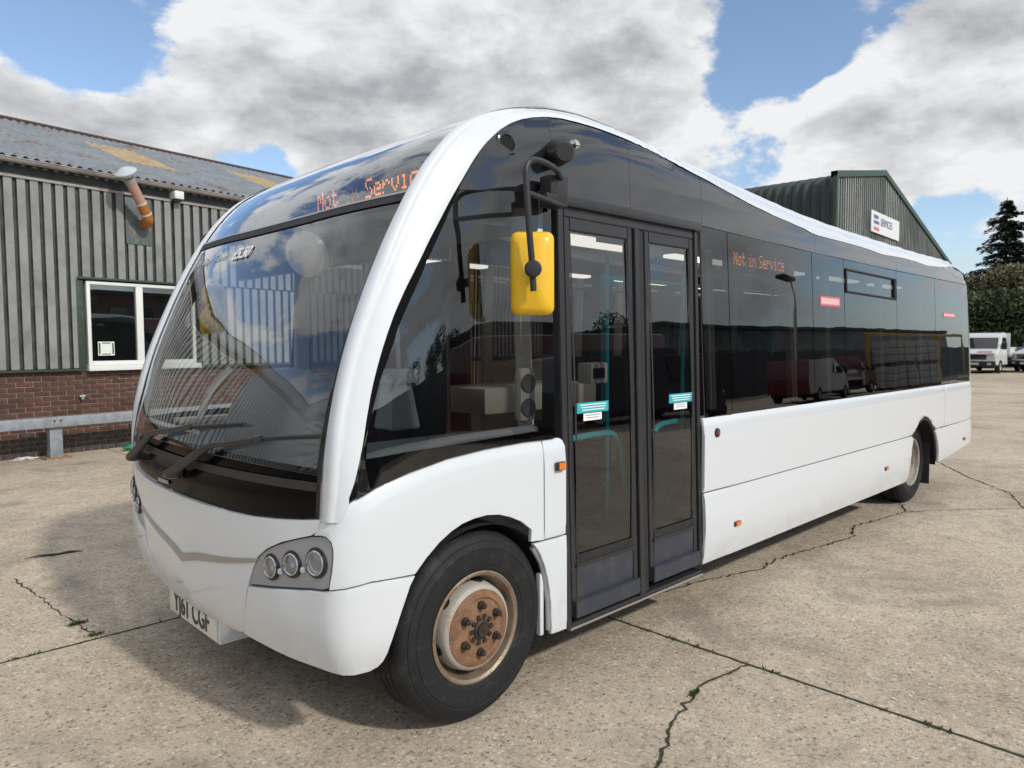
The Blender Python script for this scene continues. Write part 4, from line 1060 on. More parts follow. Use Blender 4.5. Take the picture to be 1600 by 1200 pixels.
tag(obj('moss_tufts', tufts(SP), 'moss_green', None, 0), kind='stuff')
# loose grit
V, F = [], []; r = random.Random(4)
for _ in range(1500):
    x, y = r.uniform(-1.8, 5), r.uniform(-2.0, 4.5)
    if not(-.6 > x - 0 or True): continue
    s = r.uniform(.0015, .0055); k = len(V)
    for (a, b, c) in ((1, 0, 0), (-.5, .8, 0), (-.5, -.8, 0), (0, 0, 1.1)): V.append((x+a*s*r.uniform(.7, 1.2), y+b*s*r.uniform(.7, 1.2), .001+c*s))
    F += [(k, k+1, k+3), (k+1, k+2, k+3), (k+2, k, k+3)]
mat('grit', (.30, .26, .21), .9, var=.5, vscale=40)
tag(obj('loose_grit', from_py(V, F), 'grit', None, 0), kind='stuff')
# strip of torn rubber and rags on the ground
bm = bmesh.new(); tube_bm(bm, smoothpts([(-.90, 4.30, .006), (-.80, 4.29, .012), (-.70, 4.26, .008), (-.60, 4.26, .010), (-.52, 4.22, .006)], 4), [.003, .004, .007, .011, .015, .018, .016, .020, .018, .016, .015, .02, .022, .016, .010, .007, .003], 7, True, .35)
tag(obj('rubber_strip', bm, 'black_rubber', None), 'torn strip of black rubber lying on the open concrete left of the bus', 'debris')
mat('rag_white', (.72, .72, .70), .8); mat('hose_green', (.02, .34, .13), .4)
bm = bmesh.new(); bmesh.ops.create_icosphere(bm, subdivisions=3, radius=1)
for v in bm.verts: v.co = Vector((v.co.x*.14, v.co.y*.07, max(0, v.co.z)*.03)) * (1+.35*math.sin(v.co.x*9+v.co.y*13)) + Vector((.17, 10.2, .002))
tag(obj('rag', bm, 'rag_white', None), 'crumpled white rag on the ground beside the galvanised rail post', 'rag')
ho = []
for k in range(60):
    a = k*.42; rr = .26+.03*math.sin(k*.7); ho.append((1.78+rr*math.cos(a)*1.2, 10.05+rr*.6*math.sin(a), .016+.0011*k))
tag(tube('garden_hose', ho, .013, 'hose_green', None, 6), 'green hose coiled at the foot of the brick wall behind the bus', 'hose')

# ================================================================ the workshop on the left
P0 = Vector((.46, 10.40, 0)); FA = R(8.9); DR = Vector((math.cos(FA), math.sin(FA), 0)); NR = Vector((-DR.y, DR.x, 0))
def fp(s, o, z): return P0 + DR*s + NR*o + Vector((0, 0, z))
def fbox_bm(bm, s0, s1, o0, o1, z0, z1, bev=0.):
    box_bm(bm, fp((s0+s1)/2, (o0+o1)/2, (z0+z1)/2), (abs(s1-s0), abs(o1-o0), abs(z1-z0)), Matrix.Rotation(FA, 4, 'Z'), bev)
def fbox(name, s0, s1, o0, o1, z0, z1, m, parent, bev=0.):
    bm = bmesh.new(); fbox_bm(bm, s0, s1, o0, o1, z0, z1, bev); return obj(name, bm, m, parent, 35)
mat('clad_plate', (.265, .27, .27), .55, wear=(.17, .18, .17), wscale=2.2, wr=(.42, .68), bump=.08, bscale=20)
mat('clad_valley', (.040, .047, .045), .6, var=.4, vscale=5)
mat('trim_green', (.030, .055, .036), .5, wear=(.09, .10, .08), wscale=8, wr=(.55, .75))
mat('roof_sheet', (.20, .225, .25), .6, var=.18, vscale=3, wear=(.17, .095, .055), wscale=1.3, wr=(.56, .66), bump=.1, bscale=30)
mat('roof_light', (.40, .30, .16), .55, var=.15, vscale=4, wear=(.25, .17, .10), wscale=3, wr=(.55, .7))
mat('gutter_grey', (.33, .31, .30), .5, wear=(.16, .15, .14), wscale=5, wr=(.5, .7))
mat('mortar', (.33, .225, .165), .9, var=.2, vscale=20)
BR = []
for k, c in enumerate(((.094, .046, .034), (.080, .041, .032), (.106, .052, .037), (.066, .037, .031), (.090, .054, .042))):
    mat('brick_%s' % 'abcde'[k], c, .85, var=.25, vscale=18, bump=.3, bscale=90); BR.append('brick_%s' % 'abcde'[k])
mat('brick_dark', (.050, .042, .040), .85, var=.35, vscale=14, bump=.3, bscale=90, wear=(.12, .11, .11), wscale=4, wr=(.55, .7))
mat('upvc', (.74, .76, .74), .35, wear=(.5, .51, .45), wscale=5, wr=(.6, .8))
mat('galv', (.36, .40, .44), .42, metal=.35, wear=(.27, .30, .33), wscale=10, wr=(.45, .6))
mat('flue_panel', (.10, .125, .12), .45, wear=(.22, .24, .22), wscale=6, wr=(.5, .75)); mat('flue_orange', (.42, .165, .035), .5, wear=(.20, .085, .03), wscale=9, wr=(.5, .8)); mat('flue_pink', (.48, .27, .21), .55, var=.1)
mat('galv_pale', (.50, .54, .57), .5, metal=.1); mat('rust_plate', (.30, .17, .08), .85, var=.3, vscale=20)
mat('room_dark', (.07, .08, .085), .9); mat('paper', (.70, .76, .68), .7)
glass('glass_house', (.55, .58, .58), 3.2, .05)
shed = root('workshop', tuple(P0), 'corrugated workshop with brick base, white windows and weathered sheet roof left behind the bus', 'building')
# brick base: mortar bed, single bricks where they can be told apart
fbox('mortar_bed', -14, 15, .012, .20, -.02, 1.27, 'mortar', shed)
bme = {}
def brick_mesh(m):
    if m in bme: return bme[m]
    bm = bmesh.new(); box_bm(bm, Vector((0, 0, 0)), (.213, .10, .063), None, .004); me = bpy.data.meshes.new('brick'); bm.to_mesh(me); bm.free(); me.materials.append(MT[m]); bme[m] = me; return me
rb = random.Random(11); nb = 0; rest = bmesh.new()
for row in range(17):
    z = .036+.075*row
    for k in range(-65, 66):
        s = k*.225 + (.1125 if row % 2 else 0)
        if s > 14.8 or s < -14: continue
        m = 'brick_dark' if row < 4 or (row == 4 and rb.random() < .5) else rb.choice(BR)
        pr = rb.uniform(-.004, .004)
        if -1.2 < s < 1.85 and row < 16 and nb < 240 :
            o = bpy.data.objects.new('brick', brick_mesh(m)); COL.objects.link(o); o.parent = shed; o.matrix_parent_inverse = WORLD[shed.name].inverted()
            o.location = fp(s, .05+pr, z); o.rotation_euler = (0, 0, FA + rb.uniform(-.008, .008)); nb += 1
        elif -3 < s < 8:
            a = fp(s, 0, z); hs, hz = .1065, .0315
            vs = [rest.verts.new(fp(s+dx*hs, pr, z+dz*hz)) for dx, dz in ((-1, -1), (1, -1), (1, 1), (-1, 1))]
            rest.faces.new(vs)
bmesh.ops.recalc_face_normals(rest, faces=rest.faces)
o = obj('brickwork', rest, ['brick_a'], shed, 0); o['kind'] = 'stuff'
# cladding: trapezoid sheets
def clad(name, s0, s1, z0, z1, off=-.03, pitch=.170, parent=None, frame=fp):
    V, F, MI = [], [], []; n = max(1, round((s1-s0)/pitch)); p = (s1-s0)/n
    prof = [(0, .0), (.028, 0), (.042, -.032), (.150, -.032), (.162, 0), (.170, 0)]
    pts = []
    for k in range(n):
        for (a, d) in prof[:-1]: pts.append((s0+k*p+a/.17*p, off+d))
    pts.append((s1, off))
    for (s, d) in pts:
        for z in (z0, z1): V.append(frame(s, d, z))
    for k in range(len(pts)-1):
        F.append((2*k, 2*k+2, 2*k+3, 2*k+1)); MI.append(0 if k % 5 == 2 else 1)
    return obj(name, from_py(V, F, MI), ['clad_plate', 'clad_valley'], parent, 0)
WS0, WS1 = .60, 2.46
def clad_run(s0, s1, z0, z1):
    s = s0
    while s < s1-.05: e = min(s+1.02, s1); clad('cladding_sheet', s, e-.002, z0, z1, -.03 - (.003 if int(s*7) % 2 else 0), parent=shed); s = e
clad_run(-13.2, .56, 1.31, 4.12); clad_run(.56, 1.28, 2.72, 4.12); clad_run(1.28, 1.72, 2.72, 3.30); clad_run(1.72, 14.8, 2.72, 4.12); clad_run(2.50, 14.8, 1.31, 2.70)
fbox('wall_backing', -14, 15, -.005, .01, 1.27, 4.3, 'clad_valley', shed)
# openings are trimmed in green
fbox('base_flashing', -13.2, .565, -.085, -.004, 1.268, 1.302, 'trim_green', shed, .003); fbox('base_flashing', 2.50, 14.8, -.085, -.004, 1.268, 1.302, 'trim_green', shed, .003)
fbox('head_flashing', .52, 2.56, -.11, -.004, 2.69, 2.725, 'trim_green', shed, .003)
fbox('jamb_flashing', .50, .60, -.068, -.006, 1.304, 2.69, 'trim_green', shed, .003)
fbox('eaves_soffit', -13.2, 14.8, -.03, .01, 4.12, 4.36, 'clad_valley', shed); fbox('eaves_rail', -13.2, 14.8, -.085, -.035, 4.09, 4.125, 'gutter_grey', shed)
V, F = [], []
for k in range(9):
    a = math.pi*k/8
    for s in (-13.3, 14.9): V.append(fp(s, -.17+.058*math.cos(a), 4.345-.058*math.sin(a)-.01))
F = [(2*k, 2*k+1, 2*k+3, 2*k+2) for k in range(8)]
obj('gutter', from_py(V, F), 'gutter_grey', shed)
tube('gutter_lip', [fp(-13.3, -.228, 4.338), fp(14.9, -.228, 4.338)], .010, 'gutter_grey', shed, 6)
# roof of profiled sheets
def roof_sheet(s0, s1, mlist, o0=-.16, o1=4.5, z0=4.375, z1=6.12, parent=shed, pitch=.146, amp=.026, frame=None):
    frame = frame or fp
    V, F, MI = [], [], []; n = int((s1-s0)/pitch*6); m = 8; sl = (z1-z0)/(o1-o0); 
    for i in range(n+1):
        s = s0+(s1-s0)*i/n; h = amp*math.cos(2*math.pi*s/pitch)
        for j in range(m+1):
            u = j/m; V.append(frame(s, o0+(o1-o0)*u, z0+(z1-z0)*u+h))
    for i in range(n):
        for j in range(m):
            F.append((i*(m+1)+j, (i+1)*(m+1)+j, (i+1)*(m+1)+j+1, i*(m+1)+j+1)); MI.append(mlist(j))
    return obj('roof_sheet', from_py(V, F, MI), ['roof_sheet', 'roof_light'], parent, 60)
for k in range(-14, 16):
    s0 = k*1.022
    lit = (lambda j: 1 if 3 <= j <= 5 else 0) if k in (2, 5, -3, 9) else (lambda j: 0)
    roof_sheet(s0, s0+1.022, lit)
tube('ridge_cap', [fp(-14.3, 4.5, 6.14), fp(16.3, 4.5, 6.14)], .05, 'brick_d', shed, 8)
V = [fp(-14.3, 4.5, 6.1), fp(16.3, 4.5, 6.1), fp(16.3, 9.2, 4.3), fp(-14.3, 9.2, 4.3)]; obj('rear_roof', from_py(V, [(0, 1, 2, 3)]), 'roof_sheet', shed, 0)
V = [fp(14.8, 0, 0), fp(14.8, 9.1, 0), fp(14.8, 9.1, 4.3), fp(14.8, 4.5, 6.08), fp(14.8, 0, 4.3)]; obj('gable_wall', from_py(V, [(0, 1, 2, 3, 4)]), 'clad_plate', shed, 0)
# white window
w0, w1, zb, zt = .645, 2.42, 1.345, 2.665
wn = fbox('window', w0, w1, .03, .05, zb, zt, 'room_dark', shed)
for (a, b, c, d) in ((w0, w0+.055, zb, zt), (w1-.055, w1, zb, zt), (w0+.055, w1-.055, zb, zb+.07), (w0+.055, w1-.055, zt-.05, zt), (1.405, 1.515, zb+.07, zt-.05)):
    fbox('window_frame', a, b, -.075, .028, c, d, 'upvc', wn, .006)
fbox('window_sill', w0-.02, w1+.06, -.13, .02, 1.262, 1.343, 'upvc', wn, .006)
for a, b in ((.70, 1.405), (1.515, 2.365)):
    fbox('pane', a, b, -.036, -.030, zb+.07, zt-.05, 'glass_house', wn)
pn = fbox('window_notice', .80, 1.05, -.0425, -.0385, 1.50, 1.72, 'paper', wn)
for (a, b, c, d) in ((.812, .835, 1.52, 1.70), (1.015, 1.038, 1.52, 1.70), (.86, .99, 1.69, 1.705), (.86, .99, 1.515, 1.53)):
    fbox('notice_border', a, b, -.0445, -.0430, c, d, 'trim_green', pn)
# tap and its pipe
tb = fbox('wall_tap', .52, .56, -.07, .0, .82, .87, 'galv', shed, .006); fbox('tap_handle', .50, .58, -.06, -.04, .872, .885, 'upvc', tb)
# blanking panel with the flue
fbox('blanking_panel', 1.29, 1.715, -.050, -.01, 3.31, 4.08, 'flue_panel', shed, .003)
fl = root('flue_pipe', tuple(fp(1.55, -.1, 3.7)), 'orange and pink flue pipe with a grey cowl leaning out from the workshop wall', 'flue pipe')
fpath = [fp(1.58, -.05, 3.66), fp(1.57, -.18, 3.66), fp(1.545, -.27, 3.70), fp(1.50, -.31, 3.78)]
tube('elbow', smoothpts(fpath, 5), .083, 'flue_orange', fl, 20)
a_, b_, c_, d_ = fp(1.50, -.31, 3.78), fp(1.40, -.36, 3.93), fp(1.21, -.45, 4.20), fp(1.13, -.49, 4.32)
ax = (c_-a_).normalized()
tube('pipe_length', [a_, b_], .080, 'flue_orange', fl, 20); tube('pipe_collar', [a_-ax*.012, a_+ax*.012], .088, 'cream_trim', fl, 20)
tube('pipe_collar', [b_-ax*.014, b_+ax*.014], .086, 'cream_trim', fl, 20); tube('pipe_length', [b_, c_], .078, 'flue_pink', fl, 20)
tube('cowl_sleeve', [c_, c_+ax*.09], .085, 'gutter_grey', fl, 20); tube('cowl_ring', [c_+ax*.11, c_+ax*.155], .062, 'upvc', fl, 20)
for k in range(3):
    M4 = axis_m(c_, ax); p = M4 @ Vector((.055*math.cos(2.1*k), .055*math.sin(2.1*k), .08)); tube('cowl_stay', [p, p+ax*.12], .006, 'galv', fl, 6)
lathe('cowl_cap', [(.17, .185), (.165, .20), (.07, .255), (0, .27)], axis_m(c_, ax), 'galv_pale', fl, 28); lathe('cowl_cap', [(.168, .187), (0, .21)], axis_m(c_, ax), 'galv', fl, 28)
lm = root('bulkhead_lamp', tuple(fp(2.1, -.1, 4.2)), 'small square floodlight fixed under the gutter right of the flue', 'floodlight')
fbox('lamp_body', 2.03, 2.19, -.24, -.04, 4.13, 4.26, 'upvc', lm, .012); fbox('lamp_base', 2.05, 2.17, -.20, -.04, 4.09, 4.128, 'black_plastic', lm, .006)
# galvanised barrier in front of the wall
ra_ = root('guard_rail', tuple(fp(0, -.4, 0)), 'galvanised steel guard rail on short posts in front of the brick wall', 'guard rail')
fbox('rail_beam', -13, 9.5, -.52, -.46, .47, .62, 'galv', ra_, .004)
fbox('rail_flange', -13, 9.5, -.46, -.41, .605, .62, 'galv', ra_); fbox('rail_flange', -13, 9.5, -.46, -.41, .47, .485, 'galv', ra_)
for s in (-5.0, -2.5, 0.0, 2.5, 5.0, 7.5):
    ps = fbox('rail_post', s-.09, s+.08, -.455, -.33, .0, .604, 'galv', ra_, .003); fbox('base_plate', s-.17, s+.17, -.52, -.25, .0, .02, 'rust_plate', ps)
    for d in (-.045, .035):
        lathe('rail_bolt', [(.014, 0), (.014, .010), (0, .014)], axis_m(fp(s+d, -.521, .565), -NR), 'nut_steel', ps, 6)
        fbox('rust_run', s+d-.006, s+d+.006, -.5225, -.5205, .50, .55, 'rust_plate', ps)

# ================================================================ the tall shed behind the bus
Q0 = Vector((23.4, 8.02, 0)); GA = R(4); GD = Vector((math.cos(GA), math.sin(GA), 0)); GN = Vector((-GD.y, GD.x, 0))
def gp(s, o, z): return Q0 + GD*s + GN*o + Vector((0, 0, z))
mat('box_dull', (.26, .255, .24), .7)
mat('shed_dull', (.15, .155, .155), .7)
mat('shed_grey', (.20, .205, .20), .6, wear=(.10, .12, .11), wscale=.35, wr=(.45, .55), bump=.05, bscale=8)
mat('shed_pale', (.30, .31, .30), .6, wear=(.20, .21, .20), wscale=.6, wr=(.5, .6))
mat('shed_groove', (.035, .045, .040), .7); mat('shed_green', (.016, .030, .026), .55, wear=(.06, .075, .07), wscale=.5, wr=(.5, .7)); mat('verge_green', (.025, .065, .040), .5)
hall = root('green_shed', tuple(Q0), 'tall shed with grey ribbed gable and dark green side rising behind the bus roof', 'shed')
def top_z(s): return float(np.interp(s, [0, 5.82, 11.0, 20.2], [7.43, 8.44, 7.40, 5.3]))
s = 0; k = 0
while s < 20.1:
    e = min(s+1.0, 20.2)
    V, F, MI = [], [], []; pts = []
    for j in range(4):
        a = s+(e-s)*j/4; w = (e-s)/4
        pts += [(a, 0), (a+w*.30, 0), (a+w*.42, -.05), (a+w*.88, -.05)]
    pts.append((e, 0))
    for (x, d) in pts:
        for z in (0, top_z(x)-.04): V.append(gp(x, d, z))
    for j in range(len(pts)-1): F.append((2*j, 2*j+2, 2*j+3, 2*j+1)); MI.append(0 if j % 4 == 2 else 1)
    obj('cladding_sheet', from_py(V, F, MI), ['shed_pale' if k in (1, 2, 6, 7) else 'shed_grey', 'shed_groove'], hall, 0)
    s = e; k += 1
for a, b in ((0, 5.82), (5.82, 20.2)):
    V = []
    for s in (a, b):
        for o, dz in ((-.12, -.16), (-.12, .06), (.1, .06), (.1, -.16)): V.append(gp(s, o, top_z(s)+dz))
    obj('verge_flashing', from_py(V, [(0, 1, 5, 4), (1, 2, 6, 5), (2, 3, 7, 6), (3, 0, 4, 7)]), 'verge_green', hall, 0)
fl_ = bmesh.new(); box_bm(fl_, gp(0, -.06, 3.6), (.14, .14, 7.4), Matrix.Rotation(GA, 4, 'Z')); obj('corner_flashing', fl_, 'verge_green', hall, 0)
# side wall whose sheets bend over the eaves
n = 0
for k in range(16):
    V, F = [], []; y0 = k*1.0; m = 18
    prof = [(0, 0), (0, 6.7), (.04, 7.0), (.16, 7.22), (.36, 7.36), (.7, 7.44), (2.9, 7.86), (5.82, 8.38)]
    for i in range(m+1):
        o = y0+i/m; h = .055*math.cos(2*math.pi*o/.333)
        for (x, z) in prof:
            nx, nz = (-1, 0) if z < 6.9 else ((-.6, .8) if z < 7.3 else (-.12, 1)); V.append(gp(x+nx*h-.03, o, z+nz*h))
    P_ = len(prof)
    for i in range(m):
        for j in range(P_-1): F.append((i*P_+j, i*P_+j+1, (i+1)*P_+j+1, (i+1)*P_+j))
    obj('side_sheet', from_py(V, F), 'shed_green', hall, 60)
V = [gp(5.82, 0, 8.38), gp(20.2, 0, 5.2), gp(20.2, 16, 5.2), gp(5.82, 16, 8.38)]; obj('far_roof', from_py(V, [(0, 1, 2, 3)]), 'shed_green', hall, 0)
V = [gp(20.2, 0, 0), gp(20.2, 16, 0), gp(20.2, 16, 5.15), gp(20.2, 0, 5.15)]; obj('far_wall', from_py(V, [(0, 1, 2, 3)]), 'shed_grey', hall, 0)
sg = root('shed_sign', tuple(gp(4.3, -.1, 6)), 'white rectangular name board fixed high on the grey shed gable', 'sign')
RG = Matrix.Rotation(GA, 4, 'Z')
bm = bmesh.new(); box_bm(bm, gp(5.93, -.10, 6.29), (3.93, .05, .82), RG, .01); bd = obj('sign_board', bm, 'upvc', sg, 0)
mat('sign_blue', (.10, .13, .30), .5); mat('sign_red', (.55, .18, .20), .5)
Tg = Matrix.Translation(gp(5.15, -.135, 6.22)) @ RG @ Matrix.Rotation(R(90), 4, 'X')
text('sign_text', 'SERVICES', Tg, .42, 'sign_blue', bd, sx=.95)
for c, z0, z1, m in (((4.25, 4.85), 6.42, 6.56, 'sign_blue'), ((4.25, 4.95), 6.22, 6.34, 'sign_blue'), ((4.25, 4.95), 5.97, 6.10, 'sign_red')):
    bm = bmesh.new(); box_bm(bm, gp(sum(c)/2, -.128, (z0+z1)/2), (c[1]-c[0], .01, z1-z0), RG); obj('sign_mark', bm, m, bd, 0)


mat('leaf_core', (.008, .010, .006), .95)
HEDGE_L = ['dark clipped hedge at the far right edge of the yard', 'dark clipped hedge right behind the white tipper cab', 'dark clipped hedge just beside the rear end of the bus', 'dark clipped hedge hidden mostly by the rear of the bus']
BUSH_L = ['brownish bush under the tall conifer at the right', 'olive brown bush left of the conifer above the hedge', 'olive bush touching the rear roof corner of the bus', 'brown bush beyond the right edge hedge']
PALLET_L = ['%s pallet of pale boxes, %s one from the street lamp side in the reflection' % (b, a) for a in ('first', 'second', 'third', 'fourth') for b in ('lower', 'upper')]
TREE_L = ['small tree reflected at the front edge of the cab side glass', 'tallest tree reflected in the cab side glass', 'tree reflected next to the tallest one in the cab side glass', 'tree reflected behind the yellow mirror', 'tree reflected above the warehouse in the rear windows', 'largest tree reflected near the back of the bus']

# ================================================================ vegetation
def leaf_mat(name, a, b):
    mat(name, a, .7, var_col=b, vscale=1.1); m = MT[name]; nt = m.node_tree; p = nt.nodes['Principled BSDF']
    oi = nt.nodes.new('ShaderNodeNewGeometry'); hs = nt.nodes.new('ShaderNodeHueSaturation'); mr = nt.nodes.new('ShaderNodeMapRange')
    nt.links.new(oi.outputs['Random Per Island'], mr.inputs[0]); mr.inputs[3].default_value = .55; mr.inputs[4].default_value = 1.5
    src = p.inputs['Base Color'].links[0].from_socket; nt.links.new(src, hs.inputs['Color']); nt.links.new(mr.outputs[0], hs.inputs['Value']); nt.links.new(hs.outputs[0], p.inputs['Base Color'])
leaf_mat('leaf_hedge', (.045, .068, .026), (.080, .11, .040)); leaf_mat('leaf_olive', (.12, .12, .055), (.17, .14, .08)); leaf_mat('leaf_conifer', (.024, .040, .026), (.042, .062, .038))
mat('bark', (.07, .055, .04), .9, var=.3, vscale=6)
def clumps(boxes, n, size, seed):
    r = random.Random(seed); V, F = [], []
    for _ in range(n):
        c, s = r.choice(boxes); 
        while True:
            p = Vector((r.uniform(-1, 1), r.uniform(-1, 1), r.uniform(-1, 1)))
            if .45 < p.length < 1 + r.random()*.12: break
        q = Vector((c[0]+p.x*s[0], c[1]+p.y*s[1], c[2]+p.z*s[2]))
        a = Vector((r.gauss(0, 1), r.gauss(0, 1), r.gauss(0, 1))).normalized(); b = a.orthogonal().normalized(); b.rotate(Matrix.Rotation(r.uniform(0, 6), 3, a)); z = size*r.uniform(.5, 1.3); k = len(V)
        cc = a.cross(b)
        V += [q-b*z, q+cc*z*.5, q+b*z, q-cc*z*.5]; F.append((k, k+1, k+2, k+3))
    return from_py(V, F)
rv = random.Random(5)
# clipped dark hedge, then the taller scrub behind it, in separate bushes
for k, y in enumerate((3.0, 6.2, 9.4, 12.6)):
    x = 52+rv.uniform(-.6, .6); h = 4.7+rv.uniform(-.2, .25)
    t = root('hedge', (x, y, 0), HEDGE_L[k], 'hedge', 'dark hedges along the far end of the yard')
    obj('crown', clumps([((x, y+dy, z), (1.3, 1.3, 1.1)) for dy in (-1.1, 0, 1.1) for z in (.9, 2.1, 3.2, h-1.05)], 7000, .16, 20+k), 'leaf_hedge', t, 0)
    bm = bmesh.new(); box_bm(bm, Vector((x+.2, y, h*.45)), (1.3, 3.0, h*.86), None, .3); obj('dark_core', bm, 'leaf_core', t, 0)  # added near-black box that fills the hedge's dark inside
for k, (x, y, h, w) in enumerate(((60, 5.5, 7.2, 2.8), (61, 9.7, 7.6, 2.5), (62, 12.9, 7.3, 1.9), (59, 1.0, 6.5, 2.6))):
    t = root('bush', (x, y, 0), BUSH_L[k], 'bush', 'brownish bushes above the far hedge')
    bl = [((x+rv.uniform(-1, 1), y+rv.uniform(-w, w)*.8, h*rv.uniform(.45, .84)), (1.5, 1.4, h*.14)) for _ in range(14)]
    obj('crown', clumps(bl, 8000, .17, 40+k), 'leaf_olive', t, 0)
    for j in range(5): tube('stem', [(x, y, 0), (x+rv.uniform(-.6, .6), y+rv.uniform(-w, w)*.4, h*.45), (x+rv.uniform(-1, 1), y+rv.uniform(-w, w)*.8, h*.75)], [.10, .06, .03], 'bark', t, 6)
def conifer(x, y, h, w, label, seed, grp=None):
    r = random.Random(seed); t = root('conifer', (x, y, 0), label, 'tree', grp)
    tube('trunk', [(x, y, 0), (x+.05, y, h*.5), (x, y, h)], [.26, .15, .02], 'bark', t, 8)
    V, F = [], []; bb = bmesh.new()
    z = h*.16
    while z < h*.985:
        f = 1-z/h; L_ = w*(f**.8)*r.uniform(.75, 1.15)+.15
        for j in range(r.choice((4, 5, 6))):
            a = r.uniform(0, 6.28); ll = L_*r.uniform(.55, 1.15); d = Vector((math.cos(a), math.sin(a), 0)); lift = r.uniform(-.05, .28)
            P = [Vector((x, y, z)) + d*ll*s + Vector((0, 0, ll*(lift*s*1.4-.30*s*s))) for s in (0, .35, .7, 1)]
            tube_bm(bb, P, [.035*f+.012, .028*f+.01, .015, .006], 4, False)
            for _ in range(int(34+ll*62)):
                s = r.uniform(.12, 1.0)**.8; q = Vector((x, y, z)) + d*ll*s + Vector((0, 0, ll*(lift*s*1.4-.30*s*s)))
                side_ = d.cross(Vector((0, 0, 1)))*r.gauss(0, .16*ll*(1.15-s)+.04); q += side_+Vector((0, 0, r.uniform(-.20, .06)))
                b = (d*.7+side_.normalized()*r.uniform(.2, .9)+Vector((0, 0, r.uniform(-.5, .3)))).normalized(); sz = r.uniform(.07, .19)*(1+.6*f); cc = b.cross(Vector((0, 0, 1))).normalized(); k = len(V)
                V += [q-b*sz, q+cc*sz*.42, q+b*sz, q-cc*sz*.42+Vector((0, 0, -.03))]; F.append((k, k+1, k+2, k+3))
        z += h*.0155*r.uniform(.6, 1.4)*(1+f)
    obj('branches', bb, 'bark', t, 60); obj('crown', from_py(V, F), 'leaf_conifer', t, 0)
conifer(63.5, 11.3, 12.5, 5.0, 'tall dark conifer standing above the hedge at the far right', 3)

# ================================================================ vehicles
mat('van_white', (.74, .75, .76), .3, coat=.8); mat('van_dark', (.035, .045, .060), .3, coat=.8); mat('rack_yellow', (.34, .20, .02), .5); mat('van_red', (.10, .010, .012), .3, coat=.8); mat('van_maroon', (.14, .012, .022), .3, coat=.8)
mat('window_dark', (.02, .025, .03), .08, coat=1.); mat('pink_print', (.62, .20, .30), .5); mat('lamp_glass', (.55, .57, .60), .1, coat=1.)
def prism(profile, hw, M4, ins=lambda z: 0., bev=.03):
    bm = bmesh.new(); A, B = [], []
    for x, z in profile:
        i = ins(z); A.append(bm.verts.new(M4 @ Vector((x, -hw+i, z)))); B.append(bm.verts.new(M4 @ Vector((x, hw-i, z))))
    n = len(profile)
    for k in range(n): bm.faces.new((A[k], A[(k+1) % n], B[(k+1) % n], B[k]))
    bm.faces.new(A[::-1]); bm.faces.new(B); bmesh.ops.recalc_face_normals(bm, faces=bm.faces)
    if bev: bmesh.ops.bevel(bm, geom=bm.edges[:], offset=bev, segments=2, affect='EDGES', clamp_overlap=True)
    return bm
